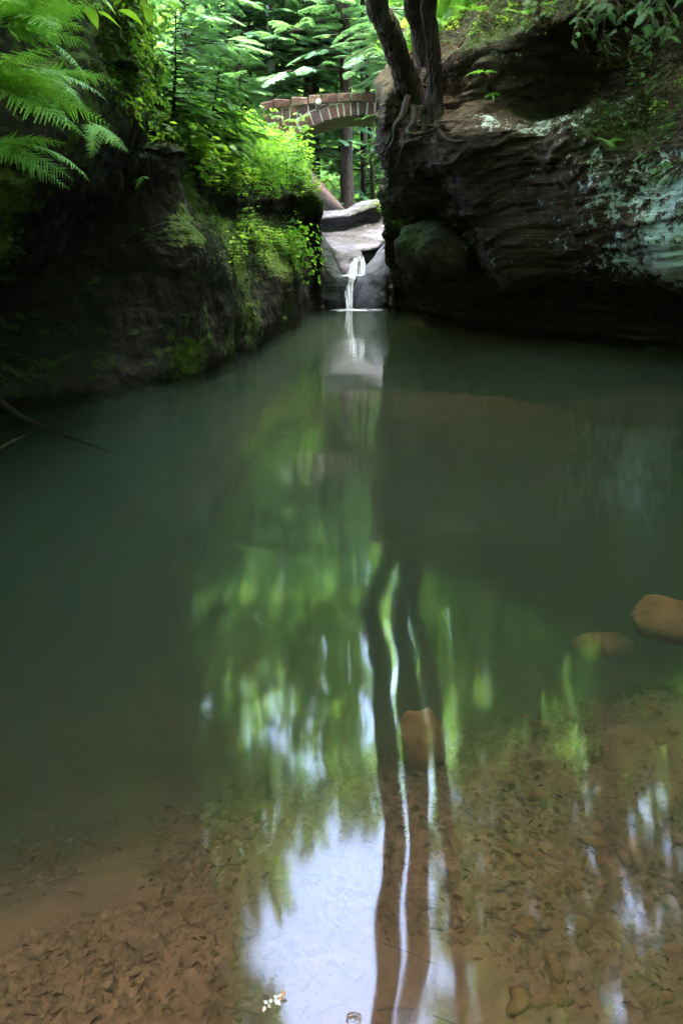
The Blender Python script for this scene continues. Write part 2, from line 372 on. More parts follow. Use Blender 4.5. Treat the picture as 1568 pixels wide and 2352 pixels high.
# right cliff: cave foot -> lip -> face -> top
R_ST = [
 prof([(X, 2.6, 24, -.6), (X, 2.6, 24, .5), (X, 2.6, 24, 1), (X, 2.6, 24, 1.6), (X, 2.6, 24, 2.1), (X, 2.6, 24, 2.6), (X, 2.8, 24, 3.1), (X, 3, 24, 3.5), (X, 3.4, 24, 3.9), (X, 5, 24, 4.2), (X, 9, 25, 4.4)]),
 prof([(905, 740, 20.5), (903, 690, 20.0), (900, 600, 19.2), (892, 520, 18.4), (888, 440, 17.2), (886, 370, 16.2), (889, 315, 15.4), (895, 275, 15.0), (905, 235, 15.3), (935, 190, 17.5), (1000, 130, 22)]),
 prof([(940, 730, 19.6), (940, 680, 19.5), (932, 600, 18.3), (925, 520, 16.8), (920, 440, 15.6), (910, 370, 14.6), (910, 320, 14.1), (920, 270, 14.1), (935, 215, 14.5), (960, 160, 15.8), (1010, 90, 21)]),
 prof([(1040, 760, 17.6), (1040, 690, 17.6), (1030, 610, 16.6), (1020, 520, 15.9), (1010, 430, 14.9), (1005, 370, 14.0), (1005, 320, 13.7), (1010, 270, 13.85), (1020, 215, 14.2), (1030, 120, 14.7), (1060, 30, 20)]),
 prof([(1140, 770, 15.9), (1140, 700, 15.9), (1130, 640, 14.6), (1120, 560, 14.2), (1115, 460, 13.8), (1110, 370, 13.2), (1110, 290, 12.9), (1120, 230, 13.7), (1130, 140, 13.6), (1140, 60, 14.2), (1150, -30, 18)]),
 prof([(1300, 785, 14.6), (1300, 710, 14.6), (1300, 648, 12.9), (1300, 560, 12.5), (1300, 450, 12.4), (1300, 350, 12.2), (1290, 265, 12.6), (1290, 235, 13.8), (1290, 110, 13.5), (1290, 20, 13.0), (1300, -80, 17)]),
 prof([(1450, 800, 13.2), (1450, 720, 13.3), (1450, 628, 11.9), (1450, 560, 11.6), (1450, 450, 11.6), (1450, 350, 11.8), (1450, 220, 12.7), (1440, 150, 13.4), (1440, 60, 13.5), (1440, -40, 13.2), (1450, -130, 17)]),
 prof([(1590, 808, 12.6), (1590, 730, 12.4), (1590, 628, 11.2), (1590, 560, 10.9), (1590, 450, 11.0), (1590, 350, 11.2), (1590, 220, 11.8), (1590, 110, 12.6), (1590, 0, 13.0), (1590, -90, 13.2), (1590, -170, 17)]),
 prof([(X, 7.3, 8, -.6), (X, 7.5, 8, .4), (X, 6.6, 8, 1.2), (X, 6.5, 8, 2), (X, 6.6, 8, 2.8), (X, 6.8, 8, 3.5), (X, 7.2, 8, 4.5), (X, 7.6, 8, 5.2), (X, 8, 8, 6), (X, 9, 8, 6.4), (X, 13, 8, 6.5)]),
 prof([(X, 7.3, 0, -.6), (X, 7.5, 0, .4), (X, 6.9, 0, 1.2), (X, 6.8, 0, 2), (X, 7, 0, 2.8), (X, 7.2, 0, 3.5), (X, 7.5, 0, 4.5), (X, 7.9, 0, 5.6), (X, 8.2, 0, 6.4), (X, 9, 0, 6.8), (X, 13, 0, 7)]),
 prof([(X, 5, -9, -.6), (X, 5, -9, .4), (X, 5.2, -9.4, 1.2), (X, 5.2, -9.6, 2), (X, 5.4, -9.8, 2.8), (X, 5.6, -10, 3.5), (X, 6, -10.4, 4.5), (X, 6.2, -10.8, 5.6), (X, 6.4, -11, 6.4), (X, 7, -12, 6.8), (X, 9, -16, 7)]),
]
lich = [(P(1540, 590, 11.2), .65, 1.15), (P(1450, 590, 11.8), .5, .9), (P(1520, 440, 11.1), .85, .95), (P(1130, 255, 13.0), .35, .9), (P(1290, 255, 12.7), .35, .8), (P(1380, 600, 12.2), .7, .55), (P(1400, 440, 11.9), .9, .6), (P(1300, 520, 12.5), .9, .35),
        (P(1230, 250, 12.7), .45, .95), (P(1400, 230, 12.6), .55, .8), (P(1330, 290, 12.5), .45, .7), (P(1480, 120, 13), .35, .7), (P(1080, 560, 14.3), 1.1, .33), (P(1200, 420, 13), .8, .3),
        (P(1150, 120, 13.8), .4, .5), (P(990, 280, 13.8), .3, .4), (P(1300, 390, 12.3), .6, .4)]
mos = [(P(1400, 300, 12.3), .5, .8), (P(1250, 190, 13.6), .4, .35), (P(1130, 60, 14), .6, .6), (P(890, 450, 17.3), .5, .7), (P(1360, 330, 12.2), .3, .5), (P(1500, 250, 12.1), .6, .45), (P(905, 540, 17.5), .5, .3)]
right_cliff, GR = loft('rock_cliff', R_ST, 420, 300, M['cliff_r'], amp=.18, freq=.8, strata=.032, blocks=.06, seed=11, moss=mos, lichen=lich, flip=-1, dip=-.22,
    label='dark layered sandstone cliff with pale lichen and a cave along the right of the pool', kind='structure')

# left bank: foot -> lower shelf -> recess -> vegetated top
L_ST = [
 prof([(X, -1.4, 24.5, -.6), (X, -1.4, 24.5, .3), (X, -1.4, 24.5, .8), (X, -1.5, 24.5, 1.3), (X, -1.6, 24.6, 1.8), (X, -1.7, 24.7, 2.4), (X, -1.8, 24.8, 2.9), (X, -2.2, 25, 3.3), (X, -2.8, 25, 3.4), (X, -5, 26, 3.5)]),
 prof([(745, 725, 20.1), (745, 690, 20.0), (740, 640, 19.8), (738, 590, 19.7), (733, 540, 19.5), (731, 500, 19.3), (729, 460, 19.1), (718, 440, 19.3), (690, 405, 20.5), (660, 340, 24)]),
 prof([(712, 728, 19.2), (712, 690, 19.2), (710, 650, 19.0), (708, 600, 19.0), (705, 550, 19.1), (700, 500, 19.1), (695, 465, 18.6), (680, 438, 18.6), (650, 400, 20), (620, 335, 24)]),
 prof([(688, 760, 16.4), (690, 715, 16.2), (686, 660, 16.1), (682, 628, 16.5), (676, 590, 17.6), (668, 520, 18.5), (655, 470, 18.0), (645, 440, 17.6), (620, 395, 19), (590, 325, 24)]),
 prof([(640, 800, 14.3), (650, 740, 14.1), (642, 660, 14.1), (636, 615, 14.5), (625, 570, 15.6), (610, 500, 16.4), (600, 475, 16.0), (590, 450, 15.8), (580, 380, 17.5), (570, 310, 24)]),
 prof([(552, 850, 11.8), (562, 790, 11.6), (560, 660, 11.8), (552, 600, 12.1), (548, 545, 12.9), (535, 500, 13.7), (525, 475, 13.5), (520, 440, 13.4), (520, 370, 15.2), (540, 300, 23)]),
 prof([(465, 892, 10.1), (472, 840, 9.8), (478, 700, 9.9), (482, 600, 10.1), (478, 530, 10.4), (460, 480, 10.8), (450, 430, 11.0), (445, 380, 11.3), (445, 335, 12.2), (470, 290, 20)]),
 prof([(425, 905, 9.7), (435, 860, 9.5), (450, 730, 9.5), (462, 600, 9.6), (468, 555, 9.7), (448, 500, 10.0), (430, 430, 10.2), (425, 370, 10.4), (415, 330, 11.0), (420, 285, 18)]),
 prof([(320, 925, 9.1), (320, 880, 9.0), (325, 730, 9.4), (330, 600, 9.7), (330, 550, 9.8), (335, 500, 9.8), (345, 420, 9.7), (350, 355, 9.7), (350, 325, 10.4), (370, 280, 16)]),
 prof([(100, 950, 8.4), (100, 905, 8.3), (120, 780, 8.9), (130, 640, 9.3), (150, 560, 9.4), (170, 500, 9.4), (200, 420, 9.3), (220, 350, 9.5), (230, 320, 10.4), (250, 270, 15)]),
 prof([(-250, 990, 7.0), (-250, 945, 6.9), (-230, 800, 7.5), (-220, 640, 7.9), (-200, 560, 8), (-180, 500, 8), (-150, 420, 8.2), (-130, 350, 8.5), (-110, 320, 9.5), (-100, 270, 14)]),
 prof([(X, -6, 3, -.6), (X, -6, 3, .2), (X, -6.3, 3, .8), (X, -6.4, 3, 1.4), (X, -6.4, 3, 2), (X, -6.4, 3, 2.5), (X, -6.4, 3, 3), (X, -6.4, 3, 3.4), (X, -7, 3, 3.6), (X, -11, 3, 4)]),
]
mosl = [(P(455, 520, 9.8), .22, 1.2), (P(445, 480, 10), .2, .7), (P(520, 800, 11), .6, .6), (P(455, 830, 9.6), .45, .7), (P(580, 730, 12), .7, .6), (P(540, 570, 12.3), .9, .9), (P(470, 760, 9.9), .3, .5),
        (P(660, 720, 15), .8, .5), (P(440, 400, 11), .5, .9), (P(600, 580, 15), .8, .8), (P(695, 450, 18.8), .5, .9), (P(735, 450, 19.1), .25, .6), (P(430, 540, 9.9), .25, .6)]
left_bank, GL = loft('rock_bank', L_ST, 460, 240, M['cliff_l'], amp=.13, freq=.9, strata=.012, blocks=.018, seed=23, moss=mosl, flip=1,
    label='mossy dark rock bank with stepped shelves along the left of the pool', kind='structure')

# overhanging rock, upper left, with the tall wall above it
O_ST = [
 prof([(345, 430, 12.5), (350, 400, 12.5), (355, 370, 12.5), (360, 300, 12.5), (350, 200, 12.5), (330, 100, 12.5), (310, 0, 12.5), (X, -2.9, 12.5, 6.2), (X, -2.8, 12.5, 9.5), (X, -4.5, 14, 10.5)]),
 prof([(285, 400, 9.3), (300, 390, 8.8), (312, 345, 8.4), (330, 290, 8.2), (332, 240, 8.2), (318, 150, 8.2), (305, 60, 8.2), (X, -1.85, 8.2, 5.5), (X, -1.75, 8.4, 9.0), (X, -2.8, 9.5, 10)]),
 prof([(250, 450, 9.2), (265, 430, 8.2), (285, 370, 7.7), (300, 300, 7.5), (300, 240, 7.45), (280, 150, 7.5), (270, 60, 7.5), (X, -1.95, 7.6, 5.5), (X, -1.8, 7.7, 9.0), (X, -2.9, 8.5, 10)]),
 prof([(150, 540, 9.0), (160, 510, 7.7), (175, 440, 7.1), (185, 340, 6.8), (185, 240, 6.8), (180, 150, 6.9), (180, 60, 7.0), (X, -2.4, 7.0, 5.5), (X, -2.3, 7.0, 9.0), (X, -3.5, 7.6, 10)]),
 prof([(0, 640, 8.6), (0, 600, 7.2), (0, 500, 6.5), (0, 380, 6.2), (0, 260, 6.2), (0, 150, 6.3), (0, 40, 6.5), (X, -3.0, 6.2, 5.5), (X, -2.9, 6.2, 9.0), (X, -4.2, 6.6, 10)]),
 prof([(X, -5.0, 6.5, 1.2), (X, -4.2, 5.3, 1.2), (X, -3.9, 4.9, 1.6), (X, -3.8, 4.7, 2.1), (X, -3.7, 4.7, 2.7), (X, -3.8, 4.7, 3.3), (X, -3.9, 4.8, 4.2), (X, -4.0, 4.8, 5.8), (X, -4.0, 4.8, 9.0), (X, -5.2, 4.8, 10)]),
 prof([(X, -6.6, 1, -.6), (X, -6.0, 1, .6), (X, -5.4, 1, 1.6), (X, -5.2, 1, 2.1), (X, -5, 1, 2.7), (X, -5, 1, 3.3), (X, -5, 1, 4.2), (X, -5, 1, 5.8), (X, -5.2, 1, 9.0), (X, -6.2, 1, 10)]),
 prof([(X, -6.6, -8, -.6), (X, -6.0, -8, .6), (X, -5.4, -8, 1.6), (X, -5.2, -8, 2.1), (X, -5, -8, 2.7), (X, -5, -8, 3.3), (X, -5, -8, 4.2), (X, -5, -8, 5.8), (X, -5.2, -8, 9.0), (X, -6.2, -8, 10)]),
]
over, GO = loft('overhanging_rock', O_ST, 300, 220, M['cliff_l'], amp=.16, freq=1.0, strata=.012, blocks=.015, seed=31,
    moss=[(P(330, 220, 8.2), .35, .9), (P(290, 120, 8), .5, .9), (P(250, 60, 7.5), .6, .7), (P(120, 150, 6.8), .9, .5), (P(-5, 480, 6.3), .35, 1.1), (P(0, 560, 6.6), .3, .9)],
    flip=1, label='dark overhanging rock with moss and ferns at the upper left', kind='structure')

def stone(outline, Y, depth, mat, name, seed=1, nr=26, na=90, amp=.05, freq=2.0, skew=0.0, tilt=0.0, centre=None, moss=(), lichen=(), parent=None, world=False, **k):
    """closed rounded rock body; outline given as seen from the pool"""
    o = np.array(outline, float)
    c = np.array(centre if centre is not None else o.mean(0), float)
    cl = np.concatenate([o, o[:1]]); 
    seg = np.linalg.norm(np.diff(cl, axis=0), axis=1); s = np.concatenate([[0], np.cumsum(seg)])
    t = np.linspace(0, s[-1], na, endpoint=False)
    ring = np.stack([np.interp(t, s, cl[:, 0]), np.interp(t, s, cl[:, 1])], 1)
    for _ in range(2): ring = .5 * ring + .25 * (np.roll(ring, 1, 0) + np.roll(ring, -1, 0))
    V = []
    rr = np.concatenate([np.linspace(0.02, 1, nr), np.linspace(1, .02, nr)[1:]])
    for q, r in enumerate(rr):
        sgn = -1 if q < nr else 1
        for a in range(na):
            uv = c + (ring[a] - c) * r
            dd = math.sqrt(max(0, 1 - r ** 2.2))
            V.append(P(uv[0], uv[1], Y + sgn * depth * dd + skew * (uv[0] - c[0]) / 100 + tilt * (c[1] - uv[1]) / 100))
    V = np.array(V); n = len(rr)
    g = V.reshape(n, na, 3)
    gw = np.concatenate([g, g[:, :1]], 1)
    nn = grid_normals(gw)[:, :na].reshape(-1, 3)
    cen = V.mean(0); s_ = np.sign(((V - cen) * nn).sum(1).mean()); nn = nn * s_
    V2 = V + nn * (amp * fbm(V, freq, 5, seed))[:, None]
    f = []
    for i in range(n - 1):
        for a in range(na):
            b = (a + 1) % na; f.append((i * na + a, i * na + b, (i + 1) * na + b, (i + 1) * na + a))
    f = np.array(f)
    if s_ > 0: f = f[:, ::-1]
    me = mesh(name, V2, f, mat, True, {'moss': blob_mask(V, moss), 'lichen': blob_mask(V, lichen)})
    return link(name, me, parent, **k)

K_ = .98
def S(*pts): return [(a * K_, b * K_) for a, b in pts]
stone([(905, 560), (925, 520), (965, 500), (1010, 497), (1045, 515), (1075, 550), (1092, 590), (1094, 625), (1075, 640), (1050, 632), (1020, 650), (985, 630), (950, 640), (935, 632), (915, 600)], 16.3, 1.1, M['boulder'], 'boulder', 3,
      amp=.17, freq=1.5, skew=-.5, moss=[(P(920, 545, 15.6), .4, .9)], lichen=[(P(1060, 560, 15.2), .4, .35)], label='brown rounded boulder under the tree roots at the mouth of the right cave', cat='boulder')
# rocks around the fall
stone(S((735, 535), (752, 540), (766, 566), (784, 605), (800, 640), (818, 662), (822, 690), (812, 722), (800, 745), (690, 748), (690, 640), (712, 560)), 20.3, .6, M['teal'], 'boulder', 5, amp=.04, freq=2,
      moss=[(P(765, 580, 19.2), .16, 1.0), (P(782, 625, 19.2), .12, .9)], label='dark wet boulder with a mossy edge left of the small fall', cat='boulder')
stone(S((905, 560), (925, 600), (905, 720), (868, 740), (822, 730), (820, 695), (830, 664), (848, 634), (880, 590)), 20.25, .42, M['wet'], 'boulder', 6, amp=.035, freq=2.4,
      centre=(862, 660), moss=[(P(890, 600, 19.3), .18, .8)], label='smooth blue grey boulder right of the small fall', cat='boulder')
stone(S((905, 540), (930, 560), (950, 620), (955, 740), (870, 745), (885, 640), (900, 590)), 20.7, .7, M['boulder'], 'boulder', 8, amp=.05, moss=[(P(900, 560, 19.6), .4, 1.0)],
      label='greenish rock leaning between the fall and the right cliff', cat='boulder')
stone(S((752, 560), (790, 566), (826, 574), (848, 590), (850, 604), (832, 612), (820, 640), (814, 660), (800, 655), (785, 620), (766, 585)), 20.75, .3, M['pale'], 'chute_stone', 9, amp=.02, freq=3, tilt=.75,
      centre=(795, 590), label='smooth pale blue rock funnel that the stream slides down', cat='rock')
# ledge behind the fall
led = []
for u, vt, vb in ((700, 492, 640), (735, 492, 640), (770, 488, 620), (805, 485, 600), (835, 472, 596), (865, 462, 585), (890, 455, 570), (930, 450, 560)):
    led.append(prof([(u, 740, 21.3), (u, vb, 21.2), (u, vb - 18, 20.9), (u, (vb + vt) / 2 + 14, 21.3), (u, (vb + vt) / 2 - 12, 21.6), (u, vt + 25, 21.7), (u, vt + 10, 21.55), (u, vt, 21.9), (u, vt - 3, 23.2), (u, vt + 30, 24.5)]))
ledge, GE = loft('rock_ledge', led, 160, 160, M['pale'], amp=.06, freq=1.4, strata=.05, seed=41, flip=-1, moss=[(P(830, 490, 21.5), .35, .35), (P(870, 475, 21.5), .3, .6)],
    label='pale layered rock ledge at the head of the small fall', kind='structure')

# ------------------------------------------------------------------ water
def water_mat():
    m, t = new_mat('pool_water')
    tc = N(t, 'ShaderNodeTexCoord').outputs['Object']
    n = N(t, 'ShaderNodeTexNoise', i_Scale=1.6, i_Detail=2); t.links.new(tc, n.inputs[0])
    b = N(t, 'ShaderNodeBump', i_Strength=.12, i_Distance=.03); t.links.new(n.outputs[0], b.inputs['Height'])
    gl = N(t, 'ShaderNodeBsdfGlossy', i_Roughness=.05, i_Anisotropy=.6); tg = N(t, 'ShaderNodeCombineXYZ', i_X=1.0); t.links.new(tg.outputs[0], gl.inputs['Tangent']); gl.inputs[0].default_value = (1, 1, 1, 1); t.links.new(b.outputs[0], gl.inputs['Normal'])
    tr = N(t, 'ShaderNodeBsdfTransparent'); tr.inputs[0].default_value = (1, 1, 1, 1)
    fr = N(t, 'ShaderNodeFresnel', i_IOR=1.33)
    mx = N(t, 'ShaderNodeMixShader'); t.links.new(fr.outputs[0], mx.inputs[0]); t.links.new(tr.outputs[0], mx.inputs[1]); t.links.new(gl.outputs[0], mx.inputs[2])
    sc_ = N(t, 'ShaderNodeVolumeScatter', i_Density=.185, i_Anisotropy=.2); sc_.inputs[0].default_value = (.38, .62, .50, 1)
    ab = N(t, 'ShaderNodeVolumeAbsorption', i_Density=1.0); ab.inputs[0].default_value = (.50, .53, .34, 1)
    ad = N(t, 'ShaderNodeAddShader'); t.links.new(sc_.outputs[0], ad.inputs[0]); t.links.new(ab.outputs[0], ad.inputs[1])
    o = N(t, 'ShaderNodeOutputMaterial'); t.links.new(mx.outputs[0], o.inputs[0]); t.links.new(ad.outputs[0], o.inputs['Volume'])
    return m
M['water'] = water_mat()
x0, x1, y0, y1, zb = -13.5, 13.5, -13.5, 23.5, -2.6
link('pool_water', mesh('pool_water', [(x0, y0, zb), (x1, y0, zb), (x1, y1, zb), (x0, y1, zb), (x0, y0, 0), (x1, y0, 0), (x1, y1, 0), (x0, y1, 0)],
     [(0, 3, 2, 1), (4, 5, 6, 7), (0, 1, 5, 4), (1, 2, 6, 5), (2, 3, 7, 6), (3, 0, 4, 7)], M['water']), kind='structure', label='still murky green water of the pool')
def foam_mat(name, streak, dens=.6, soft=False):
    m, t = new_mat(name)
    tc = N(t, 'ShaderNodeTexCoord').outputs['Object']
    mp = N(t, 'ShaderNodeMapping'); mp.inputs['Scale'].default_value = streak; t.links.new(tc, mp.inputs[0])
    n = N(t, 'ShaderNodeTexNoise', i_Scale=1, i_Detail=4); t.links.new(mp.outputs[0], n.inputs[0])
    al = ramp(t, n.outputs[0], [(.40, .05), (.66, .9)])
    at = N(t, 'ShaderNodeAttribute', attribute_name='dense').outputs['Fac']
    al = math_(t, 'MULTIPLY', al, at); 
    d = N(t, 'ShaderNodeBsdfPrincipled', i_Roughness=.5); d.inputs[0].default_value = (.78, .88, 1, 1)
    tl = N(t, 'ShaderNodeBsdfTranslucent'); tl.inputs[0].default_value = (.78, .88, 1, 1)
    m0 = N(t, 'ShaderNodeMixShader', i_0=.3); t.links.new(d.outputs[0], m0.inputs[1]); t.links.new(tl.outputs[0], m0.inputs[2])
    tr = N(t, 'ShaderNodeBsdfTransparent')
    mx = N(t, 'ShaderNodeMixShader'); t.links.new(al, mx.inputs[0]); t.links.new(tr.outputs[0], mx.inputs[1]); t.links.new(m0.outputs[0], mx.inputs[2])
    o = N(t, 'ShaderNodeOutputMaterial'); t.links.new(mx.outputs[0], o.inputs[0])
    return m
M['veil'] = foam_mat('falling_water', (46, 6, 1.6))
M['foam'] = foam_mat('white_foam', (3, 3, 3))
fallE = empty('waterfall', P(805, 712, 19.2), label='small white waterfall dropping in two steps into the pool', cat='waterfall')
def veil(name, left, right, Ys, nu=14, nv=30, seed=0, dens=1.0, bulge=.04):
    """left/right: lists of (u,v) from top to bottom"""
    L = catmull(np.array(left, float), nv); Rr = catmull(np.array(right, float), nv); YY = catmull(np.array(Ys, float), nv)
    V = []; dn = []
    for j in range(nv):
        for i in range(nu):
            f = i / (nu - 1); uv = L[j] * (1 - f) + Rr[j] * f
            e = math.sin(math.pi * f)
            V.append(P(uv[0], uv[1], YY[j] - bulge * e + .012 * math.sin(i * 2.1 + seed)) - fl); dn.append(dens * min(1, .35 + 1.8 * e))
    return link(name, mesh(name, V, grid_faces(nv, nu), M['veil'], True, {'dense': dn}), fallE)
fl = np.array(fallE.location)
veil('water_sheet', S((828, 606), (821, 618), (816, 632), (813, 645)), S((840, 602), (840, 615), (838, 630), (838, 645)), [20.15, 20.0, 19.9, 19.86])
veil('water_sheet', S((837, 602), (839, 615), (839, 630), (838, 645)), S((850, 599), (855, 612), (857, 625), (856, 645)), [20.2, 20.02, 19.92, 19.88], seed=2, dens=.8)
veil('lower_cascade', S((815, 644), (816, 656), (812, 672), (806, 690), (808, 708), (811, 726)), S((842, 644), (832, 656), (828, 672), (826, 690), (829, 708), (824, 726)), [19.85, 19.75, 19.72, 19.68, 19.64, 19.6], seed=4, nu=18, nv=44)
V = []; dn = []
for i in range(16):
    for a in range(40):
        r = i / 15; an = a / 40 * 2 * math.pi
        V.append(P(826 * K_, 643 * K_, 19.75) + np.array([.26 * r * math.cos(an), .3 * r * math.sin(an), .0 - .03 * r * r]) - fl); dn.append(1.3 - .3 * r)
ff = [(i * 40 + a, i * 40 + (a + 1) % 40, (i + 1) * 40 + (a + 1) % 40, (i + 1) * 40 + a) for i in range(15) for a in range(40)]
link('foam_basin', mesh('foam_basin', V, ff, M['foam'], True, {'dense': dn}), fallE)
V = []; dn = []
for i in range(20):
    for a in range(48):
        r = i / 19; an = a / 48 * 2 * math.pi
        c = W(812, 711.5)
        V.append(c + np.array([(.75 if math.cos(an) > 0 else .62) * r * math.cos(an), .6 * r * math.sin(an), .006]) - fl); dn.append(1.7 * max(0, 1 - r) ** 1.2)
ff = [(i * 48 + a, i * 48 + (a + 1) % 48, (i + 1) * 48 + (a + 1) % 48, (i + 1) * 48 + a) for i in range(19) for a in range(48)]
link('foam_patch', mesh('foam_patch', V, ff, M['foam'], True, {'dense': dn}), fallE)

# ------------------------------------------------------------------ stone bridge
def box_piece(name, corners8, mat, parent, bev=.022, jig=.008):
    me = bpy.data.meshes.new(name)
    c = np.array(corners8, float); c += rng.normal(0, jig, c.shape)
    me.from_pydata(c.tolist(), [], [(0, 3, 2, 1), (4, 5, 6, 7), (0, 1, 5, 4), (1, 2, 6, 5), (2, 3, 7, 6), (3, 0, 4, 7)]); me.update()
    me.materials.append(mat)
    o = link(name, me, parent)
    b = o.modifiers.new('bevel', 'BEVEL'); b.width = bev; b.segments = 2
    return o
BY = 24.0; BW = 2.1
crown = P(850 * K_, 271 * K_, BY)
bx, bzc = crown[0], crown[2]; RA = 3.6; cz = bzc - RA
bridge = empty('stone_bridge', (bx, BY + BW / 2, bzc), label='arched red sandstone footbridge with pale mortar joints over the stream', cat='bridge')
BO = np.array([bx, BY + BW / 2, bzc])
def BP(x, y, z): return np.array([x, y, z]) - BO
A0, A1 = R(-42), R(42)
# mortar core (ring body + spandrel fill), recessed behind the stones
mb = MB()
na = 40; pts = []
for i in range(na + 1):
    a = A0 + (A1 - A0) * i / na
    pts.append((bx + (RA + .02) * math.sin(a), cz + (RA + .02) * math.cos(a)))
top = bzc + .55
vv = []; ffs = []
for (x, z) in pts:
    for (yy, zz) in ((BY + .006, z), (BY + .006, max(z + .2, bzc + .33 - .03 * (x - bx) ** 2)), (BY + BW - .03, max(z + .2, bzc + .33 - .03 * (x - bx) ** 2)), (BY + BW - .03, z)):
        vv.append(BP(x, yy, zz))
for i in range(na):
    for k in range(4): ffs.append((i * 4 + k, (i + 1) * 4 + k, (i + 1) * 4 + (k + 1) % 4, i * 4 + (k + 1) % 4))
ffs += [(0, 1, 2, 3), (na * 4 + 3, na * 4 + 2, na * 4 + 1, na * 4)]
mb.add(vv, ffs)
link('mortar_core', mb.mesh('mortar_core', M['mortar']), bridge)
# soffit of the arch, its shade painted in as a near-black colour
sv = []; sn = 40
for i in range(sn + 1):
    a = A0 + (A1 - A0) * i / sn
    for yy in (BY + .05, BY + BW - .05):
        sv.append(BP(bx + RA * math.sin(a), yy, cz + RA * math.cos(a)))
link('arch_soffit', mesh('arch_soffit', sv, [(2 * i, 2 * i + 1, 2 * i + 3, 2 * i + 2) for i in range(sn)], plain_mat('painted_shade_underside', (.008, .008, .01), (.022, .02, .024), 6, .9), True), bridge)
a = A0; k = 0
r2 = random.Random(5)
while a < A1 - R(1):
    da = R(r2.uniform(2.3, 4.0)); j = R(.62); h = .34 + r2.uniform(-.01, .02); pr = r2.uniform(0, .02)
    for face, (ya, yb) in enumerate(((BY - pr, BY + .3), (BY + BW - .3, BY + BW + pr))):
        c = []
        for (yy) in (ya, yb):
            for (aa, rr_) in ((a + j / 2, RA), (a + da - j / 2, RA), (a + da - j / 2, RA + h), (a + j / 2, RA + h)):
                c.append(BP(bx + rr_ * math.sin(aa), yy, cz + rr_ * math.cos(aa)))
        box_piece('arch_stone', c, M['brick'] if r2.random() < .6 else M['brick_d'], bridge)
    a += da; k += 1
# spandrel blocks and cap stones
def course(x, z0, z1, wmin, wmax, xe, mats, name, yo=0.0, wav=0.0, clip_ring=True):
    while x < xe:
        w_ = r2.uniform(wmin, wmax); xa, xb = x + .012, x + w_ - .012
        def ringz(xx):
            s_ = min(1, abs(xx - bx) / (RA + .37)); return cz + (RA + .37) * math.sqrt(1 - s_ * s_)
        za, zb_ = (max(z0 - .03 * (xa - bx) ** 2, ringz(xa)), max(z0 - .03 * (xb - bx) ** 2, ringz(xb))) if clip_ring else (z0 - .03 * (xa - bx) ** 2, z0 - .03 * (xb - bx) ** 2)
        t1, t2 = z1 + r2.uniform(-wav, wav) - .03 * (xa - bx) ** 2, z1 + r2.uniform(-wav, wav) - .03 * (xb - bx) ** 2
        if t1 - za > .05 or t2 - zb_ > .05:
            za = min(za, t1 - .02); zb_ = min(zb_, t2 - .02); pr = r2.uniform(0, .025)
            for (ya, yb) in ((BY - yo - pr, BY + .28), (BY + BW - .28, BY + BW + yo + pr)):
                c = [BP(xa, ya, za), BP(xb, ya, zb_), BP(xb, ya, t2), BP(xa, ya, t1), BP(xa, yb, za), BP(xb, yb, zb_), BP(xb, yb, t2), BP(xa, yb, t1)]
                box_piece(name, c, r2.choice(mats), bridge)
        x += w_
xL, xR = bx - 2.78, bx + 3.0
zc = bzc + .375
course(xL, zc - 1.0, zc - .68, .25, .45, bx - 1.6, [M['brick_d'], M['brick']], 'spandrel_block')
course(xL, zc - .66, zc - .37, .3, .5, bx - 1.0, [M['brick_d'], M['brick']], 'spandrel_block')
course(xL, zc - .35, zc - .06, .18, .36, bx + 2.8, [M['brick_d'], M['brick']], 'spandrel_block')
course(xL, zc - .04, zc + .17, .26, .5, xR, [M['brick_l'], M['brick']], 'cap_stone', .03, .045, False)
# a round patch of white lichen on the cap
px = P(746 * K_, 239 * K_, BY)
mb = MB(); mb.add([BP(px[0] + .075 * math.cos(t) * r, BY - .075 + .02 * r, px[2] + .07 * math.sin(t) * r) for r in (0.01, 1) for t in np.linspace(0, 2 * math.pi, 12, endpoint=False)] , [(i, (i + 1) % 12, 12 + (i + 1) % 12, 12 + i) for i in range(12)])
link('lichen_patch', mb.mesh('lichen_patch', M['lichen']), bridge)

# ------------------------------------------------------------------ leaves and plants
def leaves_geo(pos, size, up=.8, aspect=.55, rs=rng, dirs=None):
    """n folded leaves: 6 verts, 4 tris -> 2 quads each"""
    n = len(pos); size = np.broadcast_to(size, (n,)).reshape(-1, 1)
    if dirs is None:
        a = rs.uniform(0, 2 * np.pi, n); el = rs.normal(-.15, .35, n)
        dirs = np.stack([np.cos(a) * np.cos(el), np.sin(a) * np.cos(el), np.sin(el)], 1)
    nrm = rs.normal(0, 1 - up * .8, (n, 3)); nrm[:, 2] += up
    s = np.cross(dirs, nrm); s /= np.linalg.norm(s, axis=1, keepdims=True) + 1e-9
    nz = np.cross(s, dirs)
    L = size; Wd = size * aspect * .5
    p0 = pos; p3 = pos + dirs * L
    m1 = pos + dirs * L * .45 - nz * L * .05
    l1 = pos + dirs * L * .38 + s * Wd; r1 = pos + dirs * L * .38 - s * Wd
    v = np.stack([p0, l1, p3 - nz * L * .1, r1, m1], 1).reshape(-1, 3)
    b = np.arange(n)[:, None] * 5
    f = np.concatenate([b + np.array([[0, 1, 4]]), b + np.array([[1, 2, 4]]), b + np.array([[2, 3, 4]]), b + np.array([[3, 0, 4]])])
    return v, f
